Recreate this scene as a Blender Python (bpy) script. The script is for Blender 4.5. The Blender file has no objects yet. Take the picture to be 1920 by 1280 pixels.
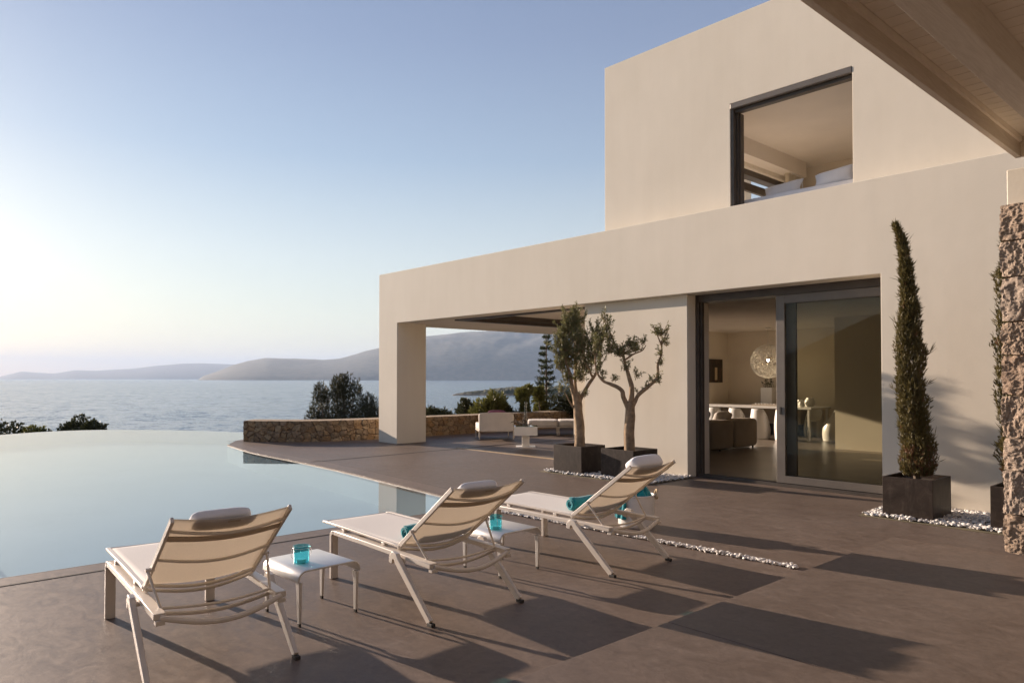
import bpy, bmesh, math, random
import numpy as np
from mathutils import Vector, Matrix, noise as mnoise
R = math.radians
scene = bpy.context.scene
COL = scene.collection

# ------------------------------------------------------------------ camera
cam_d = bpy.data.cameras.new("camera"); cam = bpy.data.objects.new("camera", cam_d); COL.objects.link(cam)
cam.location = (0, 0, 1.5); cam.rotation_euler = (R(91.0), 0, R(47.8))
cam_d.sensor_width = 36; cam_d.lens = 36*1366/1920; cam_d.shift_y = 45/1920
cam_d.clip_start = 0.05; cam_d.clip_end = 90000
scene.camera = cam
# ------------------------------------------------------------------ light
SUN_EL, SUN_AZ = R(13.5), R(100.0)          # azimuth: degrees left of +Y (the sun stands at -X, a little -Y)
sx, sy = -math.sin(SUN_AZ), math.cos(SUN_AZ)
sun_dir = Vector((sx*math.cos(SUN_EL), sy*math.cos(SUN_EL), math.sin(SUN_EL)))
w = bpy.data.worlds.new("World"); scene.world = w; w.use_nodes = True
nt = w.node_tree; bg = nt.nodes["Background"]
sky = nt.nodes.new("ShaderNodeTexSky"); sky.sky_type = 'NISHITA'; sky.sun_disc = False
sky.sun_elevation = SUN_EL; sky.sun_rotation = math.atan2(sun_dir.x, sun_dir.y)
sky.altitude = 0; sky.air_density = 1.25; sky.dust_density = 0.55; sky.ozone_density = 3.5
tint = nt.nodes.new("ShaderNodeMix"); tint.data_type = 'RGBA'; tint.blend_type = 'MULTIPLY'; tint.inputs[0].default_value = 1; tint.inputs[7].default_value = (1.06, .985, .95, 1)
nt.links.new(sky.outputs[0], tint.inputs[6]); tc = nt.nodes.new("ShaderNodeTexCoord"); sz = nt.nodes.new("ShaderNodeSeparateXYZ"); nt.links.new(tc.outputs['Generated'], sz.inputs[0])
gr = nt.nodes.new("ShaderNodeValToRGB"); nt.links.new(sz.outputs[2], gr.inputs[0]); el_ = gr.color_ramp.elements
STOPS = [(0, (.98, .95, .80)), (.08, (1.0, .96, .82)), (.16, (.90, .88, .83)), (.22, (.72, .74, .76)), (.285, (.50, .56, .68)), (.42, (.35, .375, .53)), (.64, (.20, .23, .38)), (1, (.10, .13, .25))]
while len(el_) < len(STOPS): el_.new(.5)
for i_, (p_, c_) in enumerate(STOPS): el_[i_].position = p_; el_[i_].color = (*c_, 1)
sc_ = nt.nodes.new("ShaderNodeVectorMath"); sc_.operation = 'SCALE'; sc_.inputs['Scale'].default_value = 6.0; nt.links.new(gr.outputs[0], sc_.inputs[0])
mxs = nt.nodes.new("ShaderNodeMix"); mxs.data_type = 'RGBA'; mxs.inputs[0].default_value = .5; nt.links.new(tint.outputs[2], mxs.inputs[6]); nt.links.new(sc_.outputs[0], mxs.inputs[7])
nt.links.new(mxs.outputs[2], bg.inputs[0]); bg.inputs[1].default_value = 0.072
sd = bpy.data.lights.new("sun", 'SUN'); sun = bpy.data.objects.new("sun", sd); COL.objects.link(sun)
sd.energy = 5.0; sd.angle = R(0.6); sd.color = (1.0, 0.80, 0.64)
sun.rotation_euler = (-sun_dir).to_track_quat('-Z', 'Y').to_euler()
vs = scene.view_settings; vs.view_transform = 'Standard'; vs.look = 'None'; vs.exposure = 1.2; vs.gamma = 1
scene.cycles.max_bounces = 12; scene.cycles.diffuse_bounces = 5; scene.cycles.transparent_max_bounces = 24

rng = np.random.default_rng(7); random.seed(7)

# ------------------------------------------------------------------ materials
def new_mat(name):
    m = bpy.data.materials.new(name); m.use_nodes = True
    t = m.node_tree; return m, t, t.nodes["Principled BSDF"]
def N(t, kind, **kw):
    n = t.nodes.new(kind)
    for k, v in kw.items():
        if k in n.inputs: n.inputs[k].default_value = v
        else: setattr(n, k, v)
    return n
def pos(t, scale=(1, 1, 1), obj=False):
    mp = t.nodes.new("ShaderNodeMapping"); mp.inputs['Scale'].default_value = scale
    if obj: t.links.new(t.nodes.new("ShaderNodeTexCoord").outputs['Object'], mp.inputs[0])
    else: t.links.new(t.nodes.new("ShaderNodeNewGeometry").outputs['Position'], mp.inputs[0])
    return mp.outputs[0]
def ramp(t, src, stops):
    r = t.nodes.new("ShaderNodeValToRGB"); t.links.new(src, r.inputs[0])
    e = r.color_ramp.elements
    while len(e) < len(stops): e.new(0.5)
    for i, (p, c) in enumerate(stops):
        e[i].position = p; e[i].color = (c[0], c[1], c[2], 1) if len(c) > 2 else (c[0],)*3+(1,)
    return r.outputs[0]
def mixc(t, fac, a, b, mode='MIX'):
    m = t.nodes.new("ShaderNodeMix"); m.data_type = 'RGBA'; m.blend_type = mode
    for i, s in ((0, fac), (6, a), (7, b)):
        if isinstance(s, (int, float)): m.inputs[i].default_value = s
        elif isinstance(s, tuple): m.inputs[i].default_value = (*s[:3], 1)
        else: t.links.new(s, m.inputs[i])
    return m.outputs[2]
def fbm(t, vec, scale, detail=4, rough=.55, dist=0):
    n = N(t, "ShaderNodeTexNoise", Scale=scale, Detail=detail, Roughness=rough, Distortion=dist)
    t.links.new(vec, n.inputs[0]); return n.outputs[0]
def bump(t, h, strength, dist, bs, prev=None):
    b = t.nodes.new("ShaderNodeBump"); b.inputs['Strength'].default_value = strength; b.inputs['Distance'].default_value = dist
    t.links.new(h, b.inputs['Height'])
    if prev is not None: t.links.new(prev, b.inputs['Normal'])
    t.links.new(b.outputs[0], bs.inputs['Normal']); return b.outputs[0]
def simple(name, c, rough=.5, metal=0.0, var=.12, scale=6, bmp=0.0, bscale=60, obj=False, spec=.5):
    m, t, b = new_mat(name)
    p = pos(t, obj=obj); n = fbm(t, p, scale, 5)
    lo = tuple(x*(1-var) for x in c); hi = tuple(min(1, x*(1+var)) for x in c)
    t.links.new(ramp(t, n, [(.3, lo), (.7, hi)]), b.inputs['Base Color'])
    b.inputs['Roughness'].default_value = rough; b.inputs['Metallic'].default_value = metal
    b.inputs['Specular IOR Level'].default_value = spec
    if bmp: bump(t, fbm(t, p, bscale, 3), bmp, .01, b)
    return m
def plaster_mat():
    m, t, b = new_mat("plaster"); p = pos(t)
    a = fbm(t, p, .7, 4, .6); s = fbm(t, pos(t, (3, 3, .35)), 1.6, 4, .6)
    c = mixc(t, .3, ramp(t, a, [(.3, (.70, .64, .535)), (.7, (.765, .705, .60))]), ramp(t, s, [(.3, (.685, .625, .52)), (.75, (.775, .715, .61))]))
    t.links.new(c, b.inputs['Base Color']); b.inputs['Roughness'].default_value = .85; b.inputs['Specular IOR Level'].default_value = .2
    n1 = bump(t, fbm(t, p, 2.6, 4, .55), .28, .010, b)
    bump(t, fbm(t, p, 45, 5, .65), .35, .0025, b, n1); return m
def cement_mat(name="microcement", k=.84):
    m, t, b = new_mat(name); p = pos(t)
    a = fbm(t, p, .55, 5, .6, 1.5); d = fbm(t, pos(t, (1, 2.2, 1)), 3.2, 6, .68, 2.4); e = fbm(t, p, 14, 6, .7, 1.0)
    c1 = ramp(t, a, [(.3, (.135*k, .098*k, .076*k)), (.7, (.21*k, .162*k, .132*k))])
    c2 = ramp(t, d, [(.28, (.105*k, .074*k, .056*k)), (.5, (.18*k, .136*k, .108*k)), (.75, (.29*k, .232*k, .195*k))])
    c3 = ramp(t, e, [(.3, (.84,)), (.7, (1.12,))]); sc = fbm(t, pos(t, (1, 1, 1)), 5.5, 7, .78, 3.5)
    c3 = mixc(t, 1.0, c3, ramp(t, sc, [(.36, (.86,)), (.5, (1.0,)), (.62, (1.03,)), (.70, (1.22,))]), 'MULTIPLY')
    c = mixc(t, 1.0, mixc(t, .42, c1, c2), c3, 'MULTIPLY')
    tl = fbm(t, pos(t, (1, 1.35, 1)), 1.7, 3, .5, 2.6); tl2 = fbm(t, p, 3.1, 2, .5, 1.5)
    ln = ramp(t, tl, [(.478, (1,)), (.492, (1.16,)), (.497, (.88,)), (.51, (1,))])
    c = mixc(t, ramp(t, tl2, [(.45, (0,)), (.6, (.9,))]), c, mixc(t, 1.0, c, ln, 'MULTIPLY'))
    t.links.new(c, b.inputs['Base Color'])
    t.links.new(ramp(t, d, [(.3, (.42,)), (.7, (.6,))]), b.inputs['Roughness'])
    b.inputs['Specular IOR Level'].default_value = .25
    n1 = bump(t, d, .12, .008, b); n2 = bump(t, sc, .25, .003, b, n1); bump(t, e, .2, .0012, b, n2); return m
M = {}
M['plaster'] = plaster_mat()
M['cement'] = cement_mat()
M['coping'] = cement_mat("coping_cement", .97)
M['metal'] = simple("cream_powder_coat", (.64, .58, .51), .38, 0, .04, 8, obj=True)
M['alu'] = simple("brushed_aluminium", (.66, .64, .61), .38, .55, .05, 9, obj=True)
M['bronze'] = simple("dark_grey_frame", (.085, .07, .058), .42, .3, .15, 5)
M['stile'] = simple("grey_frame", (.15, .13, .112), .42, .3, .1, 5)
M['white'] = simple("white_lacquer", (.78, .76, .72), .3, 0, .03, 4)
M['enamel'] = simple("white_enamel", (.72, .7, .68), .28, 0, .05, 8)
M['ceiling'] = simple("ceiling_paint", (.76, .69, .60), .85, 0, .04, 1.5)
M['iwall'] = simple("interior_paint", (.74, .66, .54), .85, 0, .05, 1.2)
M['ifloor'] = simple("interior_cement", (.20, .165, .13), .32, 0, .2, 1.5, .05, 6)
M['linen'] = simple("white_linen", (.76, .76, .78), .9, 0, .05, 6, .3, 40)
M['fabric'] = simple("pale_upholstery", (.70, .65, .60), .95, 0, .05, 6, .3, 300)
M['taupe'] = simple("taupe_upholstery", (.34, .29, .23), .95, 0, .08, 5, .3, 200)
M['purple'] = simple("plum_fabric", (.16, .05, .10), .9, 0, .15, 10)
M['zinc'] = simple("planter_metal", (.030, .020, .015), .5, 0, .6, 4.5, .25, 14, spec=.22)
def patina():
    m, t, b = new_mat("planter_patina"); p = pos(t); a = fbm(t, p, 5, 6, .72, 1.2); v = fbm(t, pos(t, (9, 9, 2)), 1.5, 5, .7)
    c = mixc(t, ramp(t, v, [(.52, (0,)), (.75, (.5,))]), ramp(t, a, [(.3, (.016, .010, .007)), (.55, (.036, .025, .019)), (.72, (.065, .047, .037))]), (.085, .066, .054))
    t.links.new(c, b.inputs['Base Color']); b.inputs['Roughness'].default_value = .5; b.inputs['Specular IOR Level'].default_value = .25
    bump(t, a, .3, .004, b); return m
M['zinc'] = patina()
M['soil'] = simple("soil", (.05, .035, .025), .95, 0, .4, 30, .8, 40)
M['dark'] = simple("slot_black", (.012, .011, .01), .8)
M['rubber'] = simple("rubber_foot", (.03, .028, .026), .7)
M['pebble'] = simple("white_marble", (.66, .63, .59), .6, 0, .22, 14, .2, 60)
M['bark'] = simple("olive_bark", (.31, .215, .13), .9, 0, .4, 14, 1.0, 34)
M['darkbark'] = simple("dark_bark", (.10, .075, .055), .9, 0, .3, 12, .8, 30)
M['silver'] = simple("chrome", (.7, .7, .72), .15, .9, .02)
M['mirror'] = simple("mirror", (.82, .83, .84), .04, 1.0, .01)
M['wood'] = simple("pale_threshold_wood", (.42, .31, .19), .6, 0, .15, 12)
M['cord'] = simple("rope", (.55, .42, .26), .9, 0, .3, 50)
M['basin'] = simple("pool_plaster", (.60, .66, .67), .7, 0, .06, .8)
M['curtain'] = simple("curtain_cloth", (.62, .55, .42), .95, 0, .05, 6)

def leaf_mat(name, lo, hi, trans=.25, scale=9.0):
    m, t, b = new_mat(name)
    p = pos(t); n = fbm(t, p, scale, 3, .7); n2 = fbm(t, p, scale*9, 2, .6)
    c = mixc(t, .5, ramp(t, n, [(.3, lo), (.7, hi)]), ramp(t, n2, [(.3, lo), (.7, hi)]))
    t.links.new(c, b.inputs['Base Color']); b.inputs['Roughness'].default_value = .55
    tr = t.nodes.new("ShaderNodeBsdfTranslucent"); t.links.new(c, tr.inputs[0])
    mx = t.nodes.new("ShaderNodeMixShader"); mx.inputs[0].default_value = trans
    t.links.new(b.outputs[0], mx.inputs[1]); t.links.new(tr.outputs[0], mx.inputs[2])
    t.links.new(mx.outputs[0], t.nodes["Material Output"].inputs[0]); return m
M['olive'] = leaf_mat("olive_leaf", (.095, .10, .035), (.30, .29, .13))
M['cypress'] = leaf_mat("cypress_leaf", (.045, .045, .012), (.21, .165, .06), .25, 7)
M['dryleaf'] = leaf_mat("dry_cypress_leaf", (.12, .06, .03), (.22, .12, .06), .2, 9)
M['shrub'] = leaf_mat("shrub_leaf", (.022, .028, .012), (.075, .08, .03), .2, 1.6)
M['shrub2'] = leaf_mat("oleander_leaf", (.07, .085, .02), (.20, .19, .05), .3, 2.5)
M['conifer'] = leaf_mat("conifer_leaf", (.02, .035, .016), (.06, .08, .035), .15, 3)
M['tamarisk'] = leaf_mat("tamarisk_leaf", (.025, .030, .015), (.085, .082, .04), .2, 1.2)

def sling_mat(name, c, tr):
    m, t, b = new_mat(name)
    n = fbm(t, pos(t, obj=True), 260, 2); cc = ramp(t, n, [(.35, tuple(x*.88 for x in c)), (.65, c)])
    t.links.new(cc, b.inputs['Base Color']); b.inputs['Roughness'].default_value = .8
    bump(t, n, .15, .001, b)
    tn = t.nodes.new("ShaderNodeBsdfTranslucent"); t.links.new(cc, tn.inputs[0])
    mx = t.nodes.new("ShaderNodeMixShader"); mx.inputs[0].default_value = tr
    t.links.new(b.outputs[0], mx.inputs[1]); t.links.new(tn.outputs[0], mx.inputs[2])
    t.links.new(mx.outputs[0], t.nodes["Material Output"].inputs[0]); return m
M['sling'] = sling_mat("sling_mesh", (.74, .68, .60), .5)
M['seatsling'] = sling_mat("seat_mesh", (.80, .76, .71), .15)
M['band'] = sling_mat("sling_band", (.62, .53, .42), .35)
def towel_mat():
    m, t, b = new_mat("teal_towel"); p = pos(t)
    t.links.new(ramp(t, fbm(t, p, 25, 4), [(.3, (.0, .15, .19)), (.7, (.01, .30, .34))]), b.inputs['Base Color'])
    b.inputs['Roughness'].default_value = 1; b.inputs['Sheen Weight'].default_value = .3
    bump(t, fbm(t, p, 260, 3), .8, .004, b); return m
M['towel'] = towel_mat()
def glass_mat(name, tint, ior=1.45, rough=.0, scale=1.0, expo=5):
    # clear sheet glass: transparent tint plus Fresnel reflection
    m, t, b = new_mat(name); t.nodes.remove(b)
    tr = t.nodes.new("ShaderNodeBsdfTransparent"); tr.inputs[0].default_value = (*tint, 1)
    gl = t.nodes.new("ShaderNodeBsdfGlossy"); gl.inputs['Roughness'].default_value = rough
    f0 = ((ior-1)/(ior+1))**2
    fr = t.nodes.new("ShaderNodeLayerWeight"); fr.inputs[0].default_value = .5
    pw = t.nodes.new("ShaderNodeMath"); pw.operation = 'POWER'; pw.inputs[1].default_value = expo; t.links.new(fr.outputs['Facing'], pw.inputs[0])
    mt = t.nodes.new("ShaderNodeMath"); mt.operation = 'MULTIPLY_ADD'; mt.inputs[1].default_value = (1-f0)*scale; mt.inputs[2].default_value = f0*scale; t.links.new(pw.outputs[0], mt.inputs[0])
    mx = t.nodes.new("ShaderNodeMixShader"); t.links.new(mt.outputs[0], mx.inputs[0])
    t.links.new(tr.outputs[0], mx.inputs[1]); t.links.new(gl.outputs[0], mx.inputs[2])
    t.links.new(mx.outputs[0], t.nodes["Material Output"].inputs[0]); return m, t, fr, gl
M['glass'] = glass_mat("window_glass", (.90, .90, .85), 1.38, scale=.55)[0]
M['tealglass'] = glass_mat("teal_glass", (.55, .90, .94), 1.5)[0]
M['clearglass'] = glass_mat("clear_glass", (.93, .95, .95), 1.45)[0]
def pool_mat():
    m, t, fr, gl = glass_mat("pool_water", (.60, .70, .75), 1.36, expo=3.9)
    n = fbm(t, pos(t, (1, 1, 1)), 2.0, 2, .5)
    b = t.nodes.new("ShaderNodeBump"); b.inputs['Strength'].default_value = .04; b.inputs['Distance'].default_value = .004
    t.links.new(n, b.inputs['Height']); t.links.new(b.outputs[0], gl.inputs['Normal']); return m
M['pool'] = pool_mat()
def sea_mat():
    m, t, b = new_mat("sea"); b.inputs['Roughness'].default_value = .16; b.inputs['IOR'].default_value = 1.33
    n0 = fbm(t, pos(t, (.012, .012, .012)), 1, 3, .6)
    acc = None
    for sc, amp in ((.035, .12), (.22, .36), (1.3, .36)):
        n = N(t, "ShaderNodeTexNoise", Scale=sc, Detail=4, Roughness=.6); t.links.new(pos(t), n.inputs[0])
        v = t.nodes.new("ShaderNodeVectorMath"); v.operation = 'SUBTRACT'; t.links.new(n.outputs['Color'], v.inputs[0]); v.inputs[1].default_value = (.5, .5, .5)
        q = t.nodes.new("ShaderNodeVectorMath"); q.operation = 'MULTIPLY'; t.links.new(v.outputs[0], q.inputs[0]); q.inputs[1].default_value = (amp*2, amp*2, 0)
        if acc is None: acc = q.outputs[0]
        else:
            a = t.nodes.new("ShaderNodeVectorMath"); a.operation = 'ADD'; t.links.new(acc, a.inputs[0]); t.links.new(q.outputs[0], a.inputs[1]); acc = a.outputs[0]
    a = t.nodes.new("ShaderNodeVectorMath"); a.operation = 'ADD'; t.links.new(acc, a.inputs[0]); a.inputs[1].default_value = (0, 0, 1)
    nn = t.nodes.new("ShaderNodeVectorMath"); nn.operation = 'NORMALIZE'; t.links.new(a.outputs[0], nn.inputs[0]); t.links.new(nn.outputs[0], b.inputs['Normal'])
    t.links.new(ramp(t, n0, [(.35, (.018, .06, .12)), (.65, (.028, .08, .15))]), b.inputs['Base Color']); return m
M['sea'] = sea_mat()
def hill_mat():
    m, t, b = new_mat("dry_hillside"); p = pos(t)
    a = fbm(t, p, .002, 6, .65); c = fbm(t, p, .02, 4, .7)
    t.links.new(mixc(t, .5, ramp(t, a, [(.35, (.035, .045, .025)), (.65, (.13, .11, .075))]), ramp(t, c, [(.4, (.03, .04, .02)), (.65, (.14, .12, .085))])), b.inputs['Base Color'])
    b.inputs['Roughness'].default_value = .95; return m
M['hill'] = hill_mat()
def attr_mat(name, bscale=40, bst=.7):
    m, t, b = new_mat(name); a = t.nodes.new("ShaderNodeAttribute"); a.attribute_name = "Col"
    p = pos(t); n = fbm(t, p, bscale*.6, 5, .7)
    t.links.new(mixc(t, 1.0, a.outputs['Color'], ramp(t, n, [(.3, (.62,)), (.7, (1.25,))]), 'MULTIPLY'), b.inputs['Base Color'])
    b.inputs['Roughness'].default_value = .92; bump(t, fbm(t, p, bscale, 5, .75), bst, .01, b); return m
M['stone'] = attr_mat("field_stone")
M['pierstone'] = attr_mat("pitted_stone", 150, 1.0)
M['ground'] = simple("scrub_ground", (.11, .09, .05), .95, 0, .5, .8, .8, 3)
M['slope'] = simple("dark_maquis", (.045, .045, .02), .95, 0, .6, .5, .8, 3)
def wood_mat():
    m, t, b = new_mat("painted_timber"); p = pos(t, (14, 1.1, 14))
    n = fbm(t, p, 2.2, 5, .65, 2.0)
    t.links.new(ramp(t, n, [(.35, (.60, .51, .40)), (.65, (.70, .61, .50))]), b.inputs['Base Color'])
    b.inputs['Roughness'].default_value = .55; bump(t, n, .5, .004, b); return m
M['timber'] = wood_mat()
M['board'] = simple("painted_board", (.86, .78, .66), .5, 0, .06, 3)
def emit(name, c, s):
    m, t, b = new_mat(name); b.inputs['Emission Color'].default_value = (*c, 1); b.inputs['Emission Strength'].default_value = s; return m
M['bulb'] = emit("lit_bulb", (1, .76, .48), 75)

# ------------------------------------------------------------------ mesh helpers
class MB:
    def __init__(s, off=(0, 0, 0)): s.v = []; s.f = []; s.o = Vector(off); s.c = None
    def add(s, vs, fs):
        k = len(s.v); s.v += [tuple(Vector(p)-s.o) for p in vs]; s.f += [tuple(i+k for i in f) for f in fs]; return s
    def box(s, x0, x1, y0, y1, z0, z1):
        return s.add([(x0,y0,z0),(x1,y0,z0),(x1,y1,z0),(x0,y1,z0),(x0,y0,z1),(x1,y0,z1),(x1,y1,z1),(x0,y1,z1)],
                     [(0,3,2,1),(4,5,6,7),(0,1,5,4),(1,2,6,5),(2,3,7,6),(3,0,4,7)])
    def solid(s, boxes):
        xs, ys, zs = [sorted({round(b[k], 5) for b in boxes for k in kk}) for kk in ((0, 1), (2, 3), (4, 5))]
        F = np.zeros((len(xs)+1, len(ys)+1, len(zs)+1), bool)
        for b in boxes:
            q = [round(v, 5) for v in b]
            F[xs.index(q[0])+1:xs.index(q[1])+1, ys.index(q[2])+1:ys.index(q[3])+1, zs.index(q[4])+1:zs.index(q[5])+1] = True
        vid = {}; vs = []; fs = []
        def V(i, j, k):
            if (i, j, k) not in vid: vid[(i, j, k)] = len(vs); vs.append((xs[i], ys[j], zs[k]))
            return vid[(i, j, k)]
        for i, j, k in zip(*np.nonzero(F)):
            a, b, c = i-1, j-1, k-1; A, B, C_ = i, j, k
            if not F[i-1, j, k]: fs.append((V(a,b,c), V(a,b,C_), V(a,B,C_), V(a,B,c)))
            if not F[i+1, j, k]: fs.append((V(A,b,c), V(A,B,c), V(A,B,C_), V(A,b,C_)))
            if not F[i, j-1, k]: fs.append((V(a,b,c), V(A,b,c), V(A,b,C_), V(a,b,C_)))
            if not F[i, j+1, k]: fs.append((V(a,B,c), V(a,B,C_), V(A,B,C_), V(A,B,c)))
            if not F[i, j, k-1]: fs.append((V(a,b,c), V(a,B,c), V(A,B,c), V(A,b,c)))
            if not F[i, j, k+1]: fs.append((V(a,b,C_), V(A,b,C_), V(A,B,C_), V(a,B,C_)))
        return s.add(vs, fs)
    def prism(s, poly, z0, z1):
        n = len(poly); a = sum(poly[i][0]*poly[(i+1)%n][1]-poly[(i+1)%n][0]*poly[i][1] for i in range(n))
        if a < 0: poly = poly[::-1]
        return s.add([(x, y, z0) for x, y in poly]+[(x, y, z1) for x, y in poly],
            [tuple(range(n))[::-1], tuple(range(n, 2*n))]+[(i, (i+1)%n, (i+1)%n+n, i+n) for i in range(n)])
    def sweep(s, path, prof, side=(0, 1, 0), cap=True, scales=None):
        """prof: list of (a,b): a along side, b along side x tangent"""
        P = [Vector(p) for p in path]; n = len(prof); vs = []; side = Vector(side)
        for i, p in enumerate(P):
            t = (P[min(i+1, len(P)-1)]-P[max(i-1, 0)]).normalized()
            sd = (side-t*side.dot(t)).normalized(); nn = sd.cross(t)
            k = scales[i] if scales else 1
            vs += [p+sd*a*k+nn*b*k for a, b in prof]
        fs = [(i*n+j, i*n+(j+1)%n, (i+1)*n+(j+1)%n, (i+1)*n+j) for i in range(len(P)-1) for j in range(n)]
        if cap: fs += [tuple(range(n))[::-1], tuple((len(P)-1)*n+j for j in range(n))]
        return s.add(vs, fs)
    def tube(s, path, r, n=8, side=None):
        P = [Vector(p) for p in path]
        if side is None:
            d = (P[-1]-P[0]).normalized(); side = Vector((0, 0, 1)) if abs(d.z) < .8 else Vector((1, 0, 0))
        rr = r if isinstance(r, (list, tuple)) else [r]*len(P)
        return s.sweep(P, [(math.cos(2*math.pi*j/n), math.sin(2*math.pi*j/n)) for j in range(n)], side, True, rr)
    def lathe(s, prof, c=(0, 0, 0), n=32, closed=False):
        c = Vector(c); m = len(prof); vs = []
        for i in range(n):
            a = 2*math.pi*i/n; vs += [c+Vector((r*math.cos(a), r*math.sin(a), z)) for r, z in prof]
        mm = m if closed else m-1
        fs = [(i*m+j, ((i+1)%n)*m+j, ((i+1)%n)*m+(j+1)%m, i*m+(j+1)%m) for i in range(n) for j in range(mm)]
        return s.add(vs, fs)
    def grid(s, fn, nu, nv):
        vs = [fn(i/nu, j/nv) for j in range(nv+1) for i in range(nu+1)]
        fs = [(j*(nu+1)+i, j*(nu+1)+i+1, (j+1)*(nu+1)+i+1, (j+1)*(nu+1)+i) for j in range(nv) for i in range(nu)]
        return s.add(vs, fs)
    def cushion(s, c, ax, half, e=.35, nu=28, nv=16, wob=0.0):
        """superellipsoid in frame ax (3 vectors)"""
        c = Vector(c); ax = [Vector(a).normalized() for a in ax]; sp = lambda x, q: math.copysign(abs(x)**q, x)
        vs = []
        for j in range(nv+1):
            ph = -math.pi/2+math.pi*j/nv
            for i in range(nu):
                th = 2*math.pi*i/nu
                q = Vector((sp(math.cos(ph), e)*sp(math.cos(th), e), sp(math.cos(ph), e)*sp(math.sin(th), e), sp(math.sin(ph), e)))
                p = c+ax[0]*q.x*half[0]+ax[1]*q.y*half[1]+ax[2]*q.z*half[2]
                if wob: p += Vector(mnoise.noise_vector(p*9))*wob
                vs.append(p)
        fs = [(j*nu+i, j*nu+(i+1)%nu, (j+1)*nu+(i+1)%nu, (j+1)*nu+i) for j in range(nv) for i in range(nu)]
        return s.add(vs, fs)
    def obj(s, name, mat, parent=None, smooth=None, bevel=0, solid=0, loc=None):
        me = bpy.data.meshes.new(name); me.from_pydata(s.v, [], s.f); me.materials.append(M[mat] if isinstance(mat, str) else mat)
        me.validate()
        if smooth is not None:
            me.shade_smooth()
            try: me.set_sharp_from_angle(angle=R(smooth))
            except Exception: pass
        o = bpy.data.objects.new(name, me); COL.objects.link(o)
        if parent is not None: o.parent = parent
        else: o.location = s.o
        if s.c is not None:
            ca = me.color_attributes.new("Col", 'FLOAT_COLOR', 'POINT'); ca.data.foreach_set("color", np.asarray(s.c, dtype=np.float32).ravel())
        if solid:
            m = o.modifiers.new("solid", 'SOLIDIFY'); m.thickness = solid; m.offset = 0
        if bevel:
            m = o.modifiers.new("bevel", 'BEVEL'); m.width = bevel; m.segments = 2; m.limit_method = 'ANGLE'; m.angle_limit = R(40)
            m.use_clamp_overlap = True
        return o
def tag(o, label=None, cat=None, group=None, kind=None):
    if label: o['label'] = label
    if cat: o['category'] = cat
    if group: o['group'] = group
    if kind: o['kind'] = kind
    return o
def thing(name, label, cat, loc=(0, 0, 0), rz=0, group=None):
    o = bpy.data.objects.new(name, None); COL.objects.link(o); o.location = loc; o.rotation_euler = (0, 0, rz); o.empty_display_size = .1
    return tag(o, label, cat, group)
def dup(root, loc, rz=None, label=None):
    r = root.copy(); COL.objects.link(r); r.location = loc
    if rz is not None: r.rotation_euler = (0, 0, rz)
    if label: r['label'] = label
    for ch in list(root.children):
        c = ch.copy(); COL.objects.link(c); c.parent = r
        for g in list(ch.children):
            d = g.copy(); COL.objects.link(d); d.parent = c
    return r
def arc(cx, cz, r, a0, a1, n=6): return [(cx+r*math.cos(R(a0+(a1-a0)*i/n)), cz+r*math.sin(R(a0+(a1-a0)*i/n))) for i in range(n+1)]
def rect(w, h): return [(-w/2, -h/2), (w/2, -h/2), (w/2, h/2), (-w/2, h/2)]
def smooth_curve(pts, n=6):
    out = []; P = [np.array(p, float) for p in pts]
    for i in range(len(P)-1):
        p0 = P[max(i-1, 0)]; p1 = P[i]; p2 = P[i+1]; p3 = P[min(i+2, len(P)-1)]
        for k in range(n):
            t = k/n; out.append(tuple(.5*((2*p1)+(-p0+p2)*t+(2*p0-5*p1+4*p2-p3)*t*t+(-p0+3*p1-3*p2+p3)*t**3)))
    out.append(tuple(P[-1])); return out

# ================================================================== SETTING
# ---- pool outline (water's edge on the terrace side, then the infinity edge)
deck_edge = [(-6.64, -9.0), (-6.64, 5.52)] + smooth_curve([(-6.64, 5.52), (-7.9, 5.65), (-9.3, 5.78), (-10.7, 5.90), (-12.3, 5.98), (-13.7, 6.00), (-14.6, 6.04), (-15.8, 6.20), (-16.5, 6.30)], 4)[1:]
deck_tip = [(-17.45, 6.85)]
inf_edge = smooth_curve([(-17.6, 8.75), (-20.03, 8.1), (-22.3, 7.0), (-23.9, 5.5), (-24.2, 4.2), (-23.66, 2.96), (-22.2, .2), (-19.5, -3.5), (-15, -7.2), (-10, -9.0)], 5)
pool_poly = deck_edge + deck_tip + inf_edge
WZ = -0.012
wm = MB(); wm.add([(x, y, WZ) for x, y in pool_poly], [tuple(range(len(pool_poly)))])
bmw = bmesh.new(); me = bpy.data.meshes.new("pool_water")
bv = [bmw.verts.new(p) for p in wm.v]; fc = bmw.faces.new(bv); bmesh.ops.triangulate(bmw, faces=[fc]); bmesh.ops.recalc_face_normals(bmw, faces=bmw.faces)
if bmw.faces[:][0].normal.z < 0: bmesh.ops.reverse_faces(bmw, faces=bmw.faces[:])
bmw.to_mesh(me); bmw.free(); me.materials.append(M['pool'])
o = bpy.data.objects.new("pool_water", me); COL.objects.link(o); tag(o, "calm pale blue infinity pool water reflecting the sky", kind='structure')
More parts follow.
